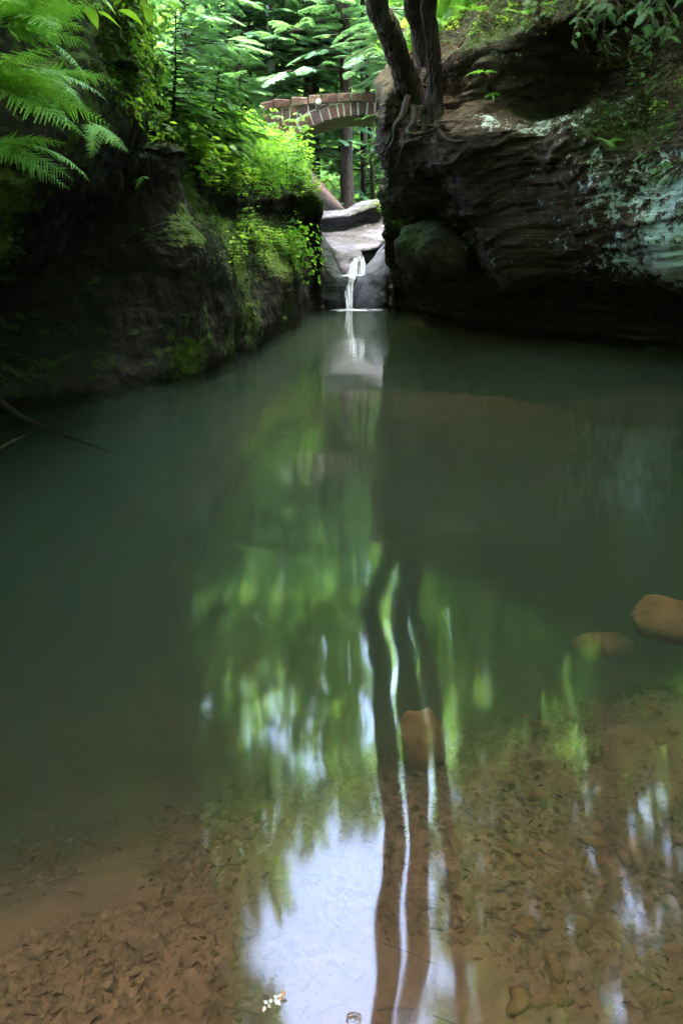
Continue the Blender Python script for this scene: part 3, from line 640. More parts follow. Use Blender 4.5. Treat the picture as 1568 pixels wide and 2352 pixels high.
def pinnate(L, npin, wmax, seed, droop=.5, fine=True, curl=0.0):
    """fern frond along +X, drooping; returns verts, tri faces"""
    r = random.Random(seed); V = []; Fc = []
    def tri(a, b, c): 
        i = len(V); V.extend([a, b, c]); Fc.append((i, i + 1, i + 2))
    def pt(t):
        th = droop * t * 1.1
        return np.array([L * (math.sin(th) / (droop * 1.1) if droop > .01 else t), curl * L * t * t, L * (.12 * t - droop * .45 * t * t)])
    for i in range(npin):
        t = .12 + .88 * i / npin
        p = pt(t); d = pt(min(1, t + .01)) - pt(t - .01); d /= np.linalg.norm(d)
        prof_ = math.sin(math.pi * min(1, (1 - t) * .62 + .02)) ** .9
        pl = wmax * max(.04, prof_) * r.uniform(.8, 1.1)
        for s in (-1, 1):
            side = np.cross(d, [0, 0, 1]) * s; side /= np.linalg.norm(side)
            ax = side * .93 + d * r.uniform(.3, .55) + np.array([0, 0, -.05 - .3 * r.random()]); ax /= np.linalg.norm(ax)
            nn = np.cross(ax, d); 
            if fine:
                m = 9
                for q in range(m):
                    f0 = q / m; f1 = (q + 1.15) / m; base0 = p + ax * pl * f0; base1 = p + ax * pl * min(1, f1)
                    hw = pl * .115 * (1 - f0 * .8)
                    mid = (base0 + base1) / 2 + np.array([0, 0, -.02 * pl])
                    tri(base0, base1, mid + d * hw + ax * hw * .5); tri(base0, mid - d * hw + ax * hw * .5, base1)
            else:
                hw = pl * .16; tri(p - d * hw, p + d * hw, p + ax * pl)
    # rachis
    pts = [pt(t) for t in np.linspace(0, 1, 9)]
    mbx = MB(); mbx.tube(pts, [L * .006 * (1 - .8 * k / 8) for k in range(9)], 4)
    base = len(V); V.extend(mbx.v[0]); Fc.extend([tuple(base + i for i in f) for f in mbx.f])
    return V, Fc
FR = []
for q in range(4):
    v, f = pinnate(1.0, 25, .24, q, [.7, 1.0, .5, .9][q], True, [.05, -.08, .1, 0][q]); FR.append(mesh('frond', v, f, M['fern']))
def rot_to(az, el, roll=0.0):
    return Matrix.Rotation(az, 4, 'Z') @ Matrix.Rotation(-el, 4, 'Y') @ Matrix.Rotation(roll, 4, 'X')
def fern(loc, fronds, label, name='fern', group=None, scale=1.0, mat=None):
    """fronds: (azimuth deg, elevation deg, length)"""
    e = empty(name, loc, label=label, cat='fern', group=group)
    for i, (az, el, L) in enumerate(fronds):
        me = FR[(i + int(abs(az))) % 4]
        o = link('frond', me, e)
        o.matrix_local = rot_to(R(az), R(el), R(random.uniform(-25, 25))) @ Matrix.Scale(L * scale, 4)
    return e
# large ferns hanging in the upper left, azimuth 0 = right, 90 = away, -90 = towards the camera
fern(P(-10, 60, 4.6), [(10, 18, .62), (-15, 22, .66), (-35, 10, .6), (25, 5, .5), (-60, 12, .55), (0, -8, .6), (-25, 30, .6)], 'large arching fern at the top of the left rock, its fronds reaching furthest right')
fern(P(-40, 190, 4.2), [(5, 15, .66), (-18, 5, .68), (-40, 14, .6), (15, -8, .62), (-8, -14, .6), (35, 8, .5), (-28, -20, .6)], 'large arching fern directly below the uppermost left fern')
fern(P(70, 170, 4.9), [(10, 5, .5), (-20, -8, .48), (30, 12, .45), (-5, -25, .42), (-45, 5, .45)], 'smaller bright fern between the big fronds on the left rock')
fern(P(-30, 330, 4.3), [(5, 2, .6), (-15, -12, .5), (20, 10, .4), (-3, -25, .45)], 'low fern on the left edge with one frond pointing down to the right')
fern(P(60, 60, 5.6), [(0, 25, .5), (40, 20, .45), (-30, 20, .5), (80, 15, .4)], 'darker fern half hidden behind the big left fronds')
fern(P(205, 280, 6.6), [(-30, -30, .42), (-60, -35, .38), (10, -20, .3)], 'small fern hanging from the lower edge of the left rock')

def copy_tree(o, parent=None):
    c = o.copy(); COL.objects.link(c); c.parent = parent
    for ch in list(o.children): copy_tree(ch, c)
    return c
# leafy plant: stem with flat layered leaves
def leafy_mesh(seed, h, n, ls, mat, spread=.35, up=.9):
    r = np.random.default_rng(seed)
    t = r.uniform(.25, 1, n); a = r.uniform(0, 2 * np.pi, n); rad = spread * h * r.uniform(.2, 1, n) * (1.15 - t * .6)
    tiers = np.round(t * 6) / 6
    pos = np.stack([np.cos(a) * rad, np.sin(a) * rad, h * (tiers * .85 + t * .15)], 1)
    d = np.stack([np.cos(a + r.normal(0, .5, n)), np.sin(a + r.normal(0, .5, n)), r.normal(-.12, .18, n)], 1)
    d /= np.linalg.norm(d, axis=1, keepdims=True)
    v, f = leaves_geo(pos, r.uniform(.7, 1.2, n) * ls, up, .62, r, d)
    return mesh('leaves', v, f, mat)
def stem_mesh(seed, h, nb, spread=.35, rad=.006):
    r = random.Random(seed); mb = MB()
    mb.tube([(0, 0, -.05), (r.uniform(-.03, .03) * h, 0, h * .5), (r.uniform(-.06, .06) * h, r.uniform(-.05, .05) * h, h * .97)], [rad, rad * .8, rad * .3], 5)
    for k in range(nb):
        t = .25 + .7 * k / nb; a = k * 2.4
        mb.tube([(0, 0, h * t * .95), (math.cos(a) * spread * h * .5, math.sin(a) * spread * h * .5, h * (t + .03)), (math.cos(a) * spread * h * (1.1 - t * .6), math.sin(a) * spread * h * (1.1 - t * .6), h * t)], [rad * .5, rad * .4, rad * .2], 4)
    return mb.mesh('stem', M['twig'])
LP = []
for q in range(5):
    h = [.5, .65, .4, .8, .55][q]
    LP.append((leafy_mesh(100 + q, h, [44, 60, 36, 74, 52][q], .115, M['leaf'] if q % 2 else M['leaf_y'], .55), stem_mesh(q, h, 7, .55)))
def leafy(loc, k, scale, label, group=None, name='leafy_plant', cat='plant', lean=0, rz=None):
    e = empty(name, loc, label=label, cat=cat, group=group)
    e.scale = (scale,) * 3; e.rotation_euler = (lean, random.uniform(-.15, .15), random.uniform(0, 6.28) if rz is None else rz)
    link('foliage', LP[k][0], e); link('stem', LP[k][1], e)
    return e
def surf(G, u, v, tol=60):
    """grid point of a loft whose picture position is nearest (u, v)"""
    p = G.reshape(-1, 3)
    d = p - np.array([0, 0, H]); depth = d[:, 1] * CP - d[:, 2] * SP; upc = d[:, 1] * SP + d[:, 2] * CP
    uu = 784 + F * d[:, 0] / depth; vv_ = 1176 - F * upc / depth
    e = (uu - u) ** 2 + (vv_ - v) ** 2 + np.where(depth < 1, 1e9, 0)
    near = np.where(e < max(e.min() * 1.5, 36))[0]
    return p[near[np.argmin(depth[near])]]
# shrubs on the left bank top, each one its own plant
grp = 'leafy plants on the left bank'
spots = []
rr = random.Random(3)
for (ua, ub, va, vb, n) in ((450, 720, 330, 430, 60), (500, 640, 280, 330, 16), (540, 700, 530, 610, 34), (470, 730, 420, 460, 22), (330, 430, 290, 325, 12), (440, 480, 360, 440, 8)):
    for _ in range(n): spots.append((rr.uniform(ua, ub), rr.uniform(va, vb)))
for i, (u, v) in enumerate(spots):
    s = surf(GL, u, v)
    leafy(s - np.array([0, 0, .05]), i % 5, rr.uniform(.6, 1.15) * (1.1 if v < 440 else .72), 'bright green broadleaf plant in the dense growth on the left bank', grp)
# long shoots leaning out over the water at the shelf tip
for (u, v, sc_, lab) in ((672, 600, 1.0, 'leafy shoot leaning over the water at the tip of the lower shelf'), (655, 590, .8, 'leafy shoot standing upright behind the tip of the lower shelf'), (690, 640, .9, 'leafy shoot drooping below the tip of the lower shelf')):
    s = surf(GL, u, v)
    leafy(s, 3, sc_, lab, lean=-.1, name='leafy_shoot').rotation_euler = (-.35, .75, .3)
for (u, v, Yq, sc_, lab) in ((600, 470, 15.4, .5, 'small leafy plant hanging from the upper shelf edge'), (725, 430, 19, .8, 'leafy plant at the right tip of the upper bank beside the brown earth'),):
    leafy(P(u, v, Yq), 1, sc_, lab)

for i in range(18):
    u = [318, 325, 330, 322, 310, 300, 328, 315, 305, 332, 290, 270, 250, 230, 326, 312, 334, 298][i]; v = [30, 70, 110, 150, 180, 120, 190, 215, 60, 235, 20, 60, 30, 60, 255, 90, 280, 260][i]
    s = surf(GO, u, v)
    e = leafy(s - np.array([.03, 0, .04]), i % 5, rr.uniform(.4, .7), 'leafy plant growing from the edge of the overhanging left rock', 'leafy plants on the edge of the overhanging rock')
    e.rotation_euler = (-.4, .8, rr.uniform(-.6, .6))
# ground cover (mass of tiny leaves, grass and moss fronds) over bank surfaces
def cover(G, uvrange, n, size, seed, upward=-.2, lift=.12):
    r = np.random.default_rng(seed)
    nrm = grid_normals(G); p = G.reshape(-1, 3); nn = nrm.reshape(-1, 3)
    d = p - np.array([0, 0, H]); depth = d[:, 1] * CP - d[:, 2] * SP; upc = d[:, 1] * SP + d[:, 2] * CP
    with np.errstate(all='ignore'):
        uu = 784 + F * d[:, 0] / depth; vv_ = 1176 - F * upc / depth
    ok = (depth > 1) & (np.abs(nn[:, 2]) > upward)
    m = np.zeros(len(p), bool)
    for (a, b, c, e) in uvrange: m |= (uu > a) & (uu < b) & (vv_ > c) & (vv_ < e)
    idx = np.where(ok & m)[0]
    if not len(idx): return None
    # weight by local cell area
    cell = np.linalg.norm(np.gradient(G, axis=0), axis=2) * np.linalg.norm(np.gradient(G, axis=1), axis=2)
    wgt = cell.reshape(-1)[idx]; wgt = wgt / wgt.sum()
    pick = r.choice(idx, n, p=wgt)
    q = p[pick] + r.normal(0, .03, (n, 3)); q[:, 2] += r.uniform(-.02, lift, n) * (1 + fbm(q, 1.5, 2, 4))
    return leaves_geo(q, r.uniform(.5, 1.3, n) * size, .7, .5, r)
v, f = cover(GL, [(440, 740, 280, 440)], 20000, .085, 5, .3, .35)
link('undergrowth', mesh('undergrowth', v, f, M['leaf_y']), kind='stuff', label='dense low leaves covering the upper left bank')
v, f = cover(GL, [(480, 700, 500, 640)], 15000, .028, 6, .15, .10)
link('ground_cover', mesh('ground_cover', v, f, M['moss']), kind='stuff', label='tiny leaves and moss on the lower left shelf')
v, f = cover(GL, [(300, 470, 250, 345)], 9000, .05, 8, .3, .3)
link('undergrowth', mesh('undergrowth', v, f, M['leaf']), kind='stuff', label='low leaves around the young hemlock on the left rock')
v, f = cover(GO, [(230, 345, -40, 260), (-60, 40, 440, 640)], 9000, .045, 9, -.2, .05)
link('moss_cover', mesh('moss_cover', v, f, M['moss']), kind='stuff', label='moss and small leaves on the upper left rock')
v, f = cover(GR, [(1000, 1568, -60, 110), (1350, 1568, 110, 330), (885, 905, 330, 520)], 9000, .05, 10, .1, .08)
link('moss_cover', mesh('moss_cover', v, f, M['moss']), kind='stuff', label='moss and small leaves along the top of the right cliff')
v, f = cover(GR, [(1350, 1568, 90, 330), (930, 1060, 60, 200), (1000, 1400, -60, 60)], 7000, .07, 12, .1, .03)
link('leaf_litter', mesh('leaf_litter', v, f, M['litter']), kind='stuff', label='brown dead leaves lying on the right slope')

# ------------------------------------------------------------------ hemlocks
def spray_geo(L, seed, ntw=22, tuft=10, wid=.33, needle=.036, sag=.25):
    r = np.random.default_rng(seed); V = []; Fq = []
    def pt(t): return np.array([L * t, 0.06 * L * math.sin(t * 3), -sag * L * t * t + .08 * L * t])
    for i in range(ntw):
        t = .15 + .85 * i / ntw; p = pt(t); tl = wid * L * (1.08 - t) ** .75 * r.uniform(.75, 1.15)
        for s in (-1, 1):
            a = R(55 + r.uniform(-12, 12)) * s
            ax = np.array([math.cos(a), math.sin(a), -.18 - .2 * r.random()]); ax /= np.linalg.norm(ax)
            sd_ = np.cross(ax, [0, 0, 1]); sd_ /= np.linalg.norm(sd_)
            for q in range(tuft):
                b0 = p + ax * tl * (q + .2) / tuft; b0 = b0 + np.array([0, 0, -.12 * tl * (q / tuft) ** 2])
                for s2 in (-1, 1):
                    nl = needle * L * r.uniform(.7, 1.3) * (1.2 - .6 * q / tuft)
                    tip = b0 + (sd_ * s2 * .8 + ax * .7) * nl + np.array([0, 0, r.normal(0, .1) * nl])
                    w_ = ax * nl * .34
                    k = len(V); V.extend([b0 - w_ * .6, b0 + w_, tip + w_ * .5, tip - w_ * .35]); Fq.append((k, k + 1, k + 2, k + 3))
    for q in range(10):
        b0 = pt(.7 + .3 * q / 10); nl = needle * L
        k = len(V); V.extend([b0, b0 + [nl * .5, 0, 0], b0 + [nl, nl * (1 if q % 2 else -1), 0], b0 + [nl * .3, nl * (1 if q % 2 else -1) * .8, 0]]); Fq.append((k, k + 1, k + 2, k + 3))
    return np.array(V), np.array(Fq)
SPR = [spray_geo(1.0, s) for s in range(4)]
SPL = [spray_geo(1.0, 10 + s, 14, 5, .36, .062, .25) for s in range(4)]
def hemlock_crown(seed, z0, z1, nb, Lmax, Lmin=.35, taper=.8, az=None):
    r = np.random.default_rng(seed); VV = []; FF = []; off = 0; bm = MB()
    for i in range(nb):
        t = (i + r.random()) / nb; z = z0 + (z1 - z0) * t
        a = r.uniform(0, 2 * np.pi) if az is None else r.uniform(*az)
        L = (Lmax * (1 - t) ** taper + Lmin) * r.uniform(.7, 1.1)
        el = r.uniform(-.1, .3)
        ca, sa, ce, se = math.cos(a), math.sin(a), math.cos(el), math.sin(el)
        qs = []; fs_ = []; o_ = 0
        for m_, (t0, yw) in enumerate(((.22, .75), (.34, -.8), (.5, .65), (.62, -.6), (.72, .1))):
            v, f = SPL[(i + m_) % 4]; sz_ = L * r.uniform(.32, .48) * (1 if m_ < 4 else .9); yw += r.normal(0, .15); dr = r.uniform(-.1, .3)
            vx = v * sz_; cx_, sx2 = math.cos(yw), math.sin(yw)
            qs.append(np.stack([vx[:, 0] * cx_ - vx[:, 1] * sx2 + L * t0, vx[:, 0] * sx2 + vx[:, 1] * cx_, vx[:, 2] - vx[:, 0] * dr - .25 * L * t0 * t0 + .08 * L * t0], 1)); fs_.append(f + o_); o_ += len(v)
        q = np.concatenate(qs); f = np.concatenate(fs_); v = q
        x = q[:, 0] * ce - q[:, 2] * se; zz = q[:, 0] * se + q[:, 2] * ce; y = q[:, 1]
        VV.append(np.stack([x * ca - y * sa, x * sa + y * ca, zz + z], 1)); FF.append(f + off); off += len(v)
        def tr(t_): 
            X_, Z_ = L * t_, (-.25 * L * t_ * t_ + .08 * L * t_)
            return ((X_ * ce - Z_ * se) * ca, (X_ * ce - Z_ * se) * sa, X_ * se + Z_ * ce + z)
        bm.tube([tr(0), tr(.35), tr(.7), tr(1.05)], [.012 * L + .004, .009 * L, .006 * L, .002], 4, False)
    return np.concatenate(VV), np.concatenate(FF), bm
HEM = []
for q in range(4):
    v, f, bm = hemlock_crown(60 + q, [3.2, 4.5, 2.4, 6.0][q], [13, 15.5, 12, 16][q], [105, 105, 95, 105][q], [3.0, 3.3, 2.6, 3.4][q])
    HEM.append((mesh('needles', v, f, M['needle']), bm.mesh('branches', M['bark_d'])))
def trunk_mesh(pts, rads, mat, seg=14, seed=0, flare=True):
    big = seg >= 16; nr_ = 150 if big else 26
    if big: seg = 56
    pts = catmull(np.array(pts, float), nr_); rads = catmull(np.array(rads, float), nr_)
    if flare:
        for i in range(5): rads[i] *= 1 + .5 * (1 - i / 5) ** 2
    mb = MB(); mb.tube(pts, rads, seg)
    v = np.concatenate(mb.v)
    if big:   # ridged bark
        cen = np.repeat(pts, seg, 0); nn = v - cen; L_ = np.linalg.norm(nn, axis=1, keepdims=True); nn = nn / L_
        d_ = -.028 * (1 - np.abs(fbm(v * [1, 1, .22], 15, 3, seed))) ** 3 + .03 * fbm(v, 2.2, 3, seed + 3)
        v = v + nn * d_[:, None]
    else: v = v + (fbm(v * [1, 1, .35], 5, 3, seed)[:, None] * .012)
    return mesh('trunk', v, mb.f, mat, True)
def tree(u, vb, Y, wpx, top_u, hgt, mat, label, hem=None, hs=1.0, name='hemlock_tree', group=None, stubs=0):
    b = P(u * K_, vb * K_, Y)
    if vb is None: pass
    e = empty(name, b, label=label, cat='tree', group=group)
    pxm = F / (Y * .93); rad = wpx * K_ / pxm / 2
    dxt = (top_u - u) * K_ / pxm      # lean over the height seen up to the frame top
    zt = P(u * K_, 0, Y)[2] - b[2]
    pts = []
    for t in (0, .25, .5, .75, 1.0): pts.append((dxt * t + .04 * rad * math.sin(9 * t), 0, zt * t - (.4 if t == 0 else 0)))
    ex = dxt * .4; pts.append((dxt + ex, 0, max(hgt, zt + 1))); 
    link('trunk', trunk_mesh(pts, [rad * 1.1, rad, rad * .97, rad * .94, rad * .9, rad * .3], mat, seed=int(u)), e)
    if hem is not None:
        o = link('needles', HEM[hem][0], e); o2 = link('branches', HEM[hem][1], e)
        for q in (o, o2): q.scale = (hs,) * 3; q.rotation_euler = (0, 0, u * 1.7); q.location = (dxt * .7, 0, -1.2)
    return e
def gz(u, Y):
    x = (u * K_ - 784) / F * Y * .95
    return floor_z(np.array([x]), np.array([float(Y)]))[0]
def vbase(u, Y):
    z = gz(u, Y); e_ = math.atan2(z - H, Y)
    return (1176 - F * math.tan(e_ + R(PITCH))) / K_
TR = [ # u, Y, width px, top u, height, mat, label, crown variant, crown scale
 (645, 30, 18, 641, 17, 'bark_p', 'pale grey slender trunk with a slight kink behind the left half of the bridge', 1, .9),
 (676, 32, 19, 672, 18, 'bark_r', 'brown trunk just right of the pale grey trunk', 3, .9),
 (730, 33, 20, 731, 20, 'bark_r', 'straight red brown trunk above the middle of the bridge', 3, 1.0),
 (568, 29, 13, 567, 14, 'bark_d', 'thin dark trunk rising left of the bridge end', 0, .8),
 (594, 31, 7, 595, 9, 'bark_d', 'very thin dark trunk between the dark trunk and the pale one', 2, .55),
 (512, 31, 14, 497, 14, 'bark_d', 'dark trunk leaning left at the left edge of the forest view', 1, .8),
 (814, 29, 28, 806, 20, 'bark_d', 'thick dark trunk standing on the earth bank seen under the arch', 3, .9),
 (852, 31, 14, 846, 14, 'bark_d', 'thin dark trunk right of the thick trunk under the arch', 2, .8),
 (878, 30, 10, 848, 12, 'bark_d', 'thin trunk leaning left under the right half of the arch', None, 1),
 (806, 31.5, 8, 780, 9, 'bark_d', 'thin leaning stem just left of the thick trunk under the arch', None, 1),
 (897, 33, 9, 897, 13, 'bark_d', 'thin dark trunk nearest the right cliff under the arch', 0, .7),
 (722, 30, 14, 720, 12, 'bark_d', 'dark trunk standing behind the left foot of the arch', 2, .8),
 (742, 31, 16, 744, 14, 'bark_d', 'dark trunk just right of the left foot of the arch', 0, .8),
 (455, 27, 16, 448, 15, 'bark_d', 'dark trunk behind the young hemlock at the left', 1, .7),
 (880, 38, 22, 885, 20, 'bark_d', 'shaded trunk far behind the leaning tree', 1, 1.0),
 (770, 42, 20, 770, 22, 'bark_r', 'far trunk on the slope behind the bridge crown', 3, 1.0),
 (610, 44, 20, 612, 22, 'bark_p', 'far pale trunk high on the slope behind the bridge', 1, 1.0),
 (545, 40, 20, 540, 22, 'bark_d', 'far dark trunk on the slope at the left', 0, 1.1),
]
for (u, Y, wp, tu, hg, mt, lab, hm, hs) in TR:
    tree(u, vbase(u, Y), Y, wp, tu, hg, M[mt], lab, hm, hs, group='trees behind the bridge')

# young hemlocks
def sapling(loc, h, nb, L, label, seed, mat='needle_n', lean=(0, 0), az=None):
    v, f, bm = hemlock_crown(seed, .12 * h, h, nb, L, L * .25, .7, az)
    e = empty('hemlock_sapling', loc, label=label, cat='sapling')
    link('needles', mesh('needles', v, f, M[mat]), e); bm.tube([(0, 0, -.1), (.02, 0, h * .5), (0, 0, h)], [.012 * h, .009 * h, .003], 6)
    link('branches', bm.mesh('branches', M['bark_d']), e)
    e.rotation_euler = (lean[0], lean[1], 0)
    return e
sapling(P(395, 330, 11.2), 1.55, 70, .65, 'young bright hemlock standing on the left rock beside the overhang', 5, lean=(0, .1))
sapling(P(330, 320, 11.8), 1.5, 60, .7, 'young hemlock pressed against the overhanging rock', 6)
sapling(P(470, 345, 13.2), 1.35, 60, .7, 'young hemlock leaning right above the leafy bank', 7, lean=(0, .25))
sapling(P(530, 330, 16), 1.3, 50, .7, 'low young hemlock left of the bridge end', 8, lean=(0, .2))

# hemlock boughs hanging over the right cliff top
def bough(loc, n, L, az, label, seed, el=-.3, mat='needle_n'):
    r = np.random.default_rng(seed); VV = []; FF = []; off = 0; bm = MB()
    for i in range(n * 6):
        a = R(az) + r.normal(0, .6); LL = L * r.uniform(.2, .42); e_ = el + r.normal(0, .15)
        v, f = SPL[i % 4]; q = v * LL
        x = q[:, 0] * math.cos(e_) - q[:, 2] * math.sin(e_); z = q[:, 0] * math.sin(e_) + q[:, 2] * math.cos(e_)
        o_ = r.normal(0, .20 * L, 3) + np.array([math.cos(R(az)), math.sin(R(az)), el - .3]) * L * r.uniform(0, .6)
        VV.append(np.stack([x * math.cos(a) - q[:, 1] * math.sin(a), x * math.sin(a) + q[:, 1] * math.cos(a), z], 1) + o_); FF.append(f + off); off += len(v)
        pp = [np.array([LL * t * math.cos(e_) * math.cos(a), LL * t * math.cos(e_) * math.sin(a), LL * (t * math.sin(e_) - .2 * t * t)]) + o_ for t in (0, .5, 1)]
        bm.tube([np.zeros(3)] + pp, [.007, .006, .004, .002], 4, False)
    e = empty('hemlock_bough', loc, label=label, cat='branch')
    link('needles', mesh('needles', np.concatenate(VV), np.concatenate(FF), M[mat]), e); link('twigs', bm.mesh('twigs', M['twig']), e)
bough(P(1400, -20, 12.6), 7, .7, -100, 'drooping hemlock bough at the top of the right cliff, second from the right edge', 1, -.5)
bough(P(1520, -10, 12.3), 6, .8, -110, 'drooping hemlock bough in the top right corner', 2, -.55)
bough(P(1330, 30, 12.8), 5, .55, -90, 'drooping hemlock bough left of the other two on the right cliff', 3, -.5)
bough(P(1575, 370, 10.9), 5, .5, -170, 'hemlock sprig hanging in front of the pale lichen at the right edge', 4, -.3)
bough(P(1590, 270, 11.2), 3, .5, 180, 'lone hemlock sprig at the right edge above the lichen', 5, .0)
bough(P(1420, 260, 12.0), 2, .3, -90, 'small hemlock sprig on the lichen slope', 6, -.2)
bough(P(905, 250, 14.4), 2, .6, 185, 'hemlock bough reaching left from the tree roots over the bridge end', 7, -.15)
bough(P(900, 350, 15.4), 4, .6, 185, 'hemlock bough below the tree roots beside the arch', 8, -.2)
bough(P(960, 150, 24), 12, 1.7, 180, 'large hemlock bough hanging over the right end of the bridge', 9, -.1, 'needle')
bough(P(930, 60, 24), 12, 1.8, 180, 'highest large hemlock bough left of the leaning trunk', 10, -.05, 'needle')
# small ferns and plants on the right cliff
for (u, v_, Y_, L_, a_, lab_, sd_) in ((1460, 90, 12.9, .5, -100, 'small hemlock bough hanging below the corner bough', 21), (1380, 95, 13.0, .45, -80, 'hemlock twigs hanging over the dark recess right of its middle', 22),
        (1240, 15, 13.2, .5, -110, 'hemlock twigs at the top edge above the mossy recess', 23), (1530, 160, 12.4, .4, -150, 'hemlock sprig on the slope near the right edge', 24), (1500, 330, 11.5, .35, -140, 'hemlock sprig lying on the moss above the pale lichen', 25)):
    bough(P(u, v_, Y_), 4, L_, a_, lab_, sd_, -.35)
for i in range(16):
    u = [1030, 1060, 1085, 1110, 1150, 1175, 1215, 1255, 1300, 1345, 1420, 1480, 1540, 1450, 1500, 1550][i]; v_ = [60, 35, 75, 55, 60, 20, 50, 30, 10, 25, 35, 45, 60, 200, 260, 200][i]
    s_ = surf(GR, u, v_)
    leafy(s_ - np.array([0, .05, .08]), i % 5, .5, 'small leafy plant on the mossy top of the right cliff', 'small plants along the top of the right cliff')
fern(P(1395, 325, 11.9), [(200, 20, .26), (250, 5, .28), (310, 10, .28), (350, 25, .24), (280, -20, .26), (160, 30, .2)], 'small bright fern on the lichen slope of the right cliff')
fern(P(1110, 165, 13.3), [(185, 5, .34), (215, 0, .3), (330, 5, .25), (350, 10, .25), (270, -10, .25)], 'fern growing from the dark rock right of the tree trunks')
fern(P(1085, 25, 13.8), [(180, 20, .4), (210, 10, .38), (260, 10, .35), (330, 15, .4), (150, 25, .35)], 'fern on the mossy top right of the trunks')
fern(P(1195, 30, 13.2), [(200, 15, .35), (280, 0, .33), (340, 15, .3)], 'fern hanging over the dark recess at the top of the right cliff')
fern(P(1125, 215, 13.3), [(230, -20, .22), (290, -20, .22), (330, 0, .2)], 'tiny fern just below the larger one right of the trunks')
fern(P(330, 405, 8.6), [(180, -20, .15), (230, -35, .18), (300, -10, .15)], 'tiny fern under the overhanging left rock')
for (u, v, Yq, s_, k) in ((930, 60, 16.5, .9, 'pale green leaves on a shoot between the two left trunks'), (875, 95, 19, .7, 'cluster of yellow green leaves left of the leaning trunk'), (1040, 40, 14.5, .5, 'leafy plant on the soil right of the trunks')):
    leafy(P(u, v, Yq) - np.array([0, 0, .4 * s_]), 2, s_, k)
for i, (u, v, Yq) in enumerate(((885, 300, 16), (880, 370, 16.6), (883, 430, 17.5), (905, 530, 17.6), (925, 515, 16.6), (890, 480, 18))):
    leafy(P(u, v, Yq) - np.array([.1, 0, .15]), i % 5, .45, 'small leafy plant clinging to the edge of the right cliff beside the gap', 'plants on the edge of the right cliff')
# big soft leaves in the upper left
def ovate(p, d, L):
    d = d / np.linalg.norm(d); s = np.cross(d, [0, 0, 1]); s /= np.linalg.norm(s); n_ = np.cross(s, d)
    ts = [0, .12, .3, .5, .7, .87, 1]; ws = [.01, .2, .31, .3, .21, .09, 0.005]
    V = []
    for t_, w_ in zip(ts, ws):
        c_ = p + d * L * t_ - n_ * L * .18 * t_ * t_
        V += [c_ + s * w_ * L + n_ * w_ * L * .3, c_, c_ - s * w_ * L + n_ * w_ * L * .3]
    F_ = []
    for i in range(6): F_ += [(3 * i, 3 * i + 1, 3 * i + 4, 3 * i + 3), (3 * i + 1, 3 * i + 2, 3 * i + 5, 3 * i + 4)]
    return V, F_
def big_leaves(loc, pts, label):
    e = empty('leafy_branch', loc, label=label, cat='branch'); mb = MB()
    for (d, L) in pts:
        d = np.array(d, float); dd = d / np.linalg.norm(d)
        r = np.random.default_rng(int(L * 1000)); v, f = ovate(d, np.array([dd[0] + r.normal(0, .3), dd[1] * .3 + r.normal(0, .3), -.25]), L * .9)
        link('leaf', mesh('leaf', v, f, M['leaf_y'], True), e)
        mb.tube([(0, 0, 0), d * .5 + np.array([0, 0, .03]), d], .003, 4)
    link('stem', mb.mesh('stem', M['twig']), e)
big_leaves(P(170, 10, 5.2), [((.15, -.1, .02), .16), ((.25, 0, -.03), .17), ((.12, -.2, -.06), .14), ((.32, -.1, .06), .16), ((.05, -.1, .08), .15), ((.2, -.25, -.1), .15)], 'sprig of big soft green leaves at the top left')
big_leaves(P(330, -10, 7.4), [((.1, -.1, .02), .15), ((.2, 0, -.05), .16), ((-.1, -.2, -.06), .14), ((.25, -.1, .03), .15), ((.05, -.1, -.12), .14), ((.32, -.2, -.02), .13)], 'sprig of yellow green leaves against the forest at the top left')

# ------------------------------------------------------------------ leaning trees with roots on the right
def PD(xd, ed, D):   # point with X/D and mirrored elevation (z + h)/D
    return np.array([xd * D, D, ed * D - H])
t1 = empty('leaning_tree', P(950, 240, 14.3), label='left of the trunks on the right rock, leaning left, with bare roots gripping the ledge', cat='tree')
o1 = np.array(t1.location)
pts = [P(965, 262, 14.5), P(938, 200, 14.3), P(912, 130, 14.0), P(888, 60, 13.7), P(868, 0, 13.5), PD(.056, .56, 12.8), PD(.067, .68, 12.0), PD(.075, .82, 11.2), PD(.078, .98, 10.5), PD(.074, 1.25, 9.7), PD(.067, 1.6, 9.0)]
link('trunk', trunk_mesh([p - o1 for p in pts], [.30, .225, .19, .18, .175, .19, .2, .2, .2, .2, .17], M['bark'], 18, 1, False), t1)
mid = empty('tree', P(975, 240, 14.6), label='middle trunk on the right rock, partly hidden behind the right one', cat='tree')
om = np.array(mid.location)
pts = [P(985, 190, 15.0), P(972, 110, 14.8), P(958, 50, 14.5), P(947, 0, 14.2), PD(.090, .56, 13.2), PD(.106, .68, 12.3), PD(.118, .82, 11.5), PD(.122, 1.0, 10.8), PD(.118, 1.25, 10)]
link('trunk', trunk_mesh([p - om for p in pts], [.24, .19, .165, .155, .18, .21, .23, .22, .2], M['bark'], 16, 2, False), mid)
rt = empty('tree', P(995, 270, 14.0), label='right upright trunk growing from the rock ledge', cat='tree')
orr = np.array(rt.location)
pts = [P(992, 285, 14.0), P(997, 220, 13.9), P(995, 140, 13.8), P(988, 60, 13.7), P(986, 0, 13.6), PD(.120, .56, 12.8), PD(.141, .68, 12.0), PD(.162, .82, 11.2), PD(.182, 1.0, 10.6), PD(.20, 1.25, 9.8)]
link('trunk', trunk_mesh([p - orr for p in pts], [.22, .145, .13, .13, .135, .15, .13, .12, .11, .09], M['bark'], 16, 3, True), rt)
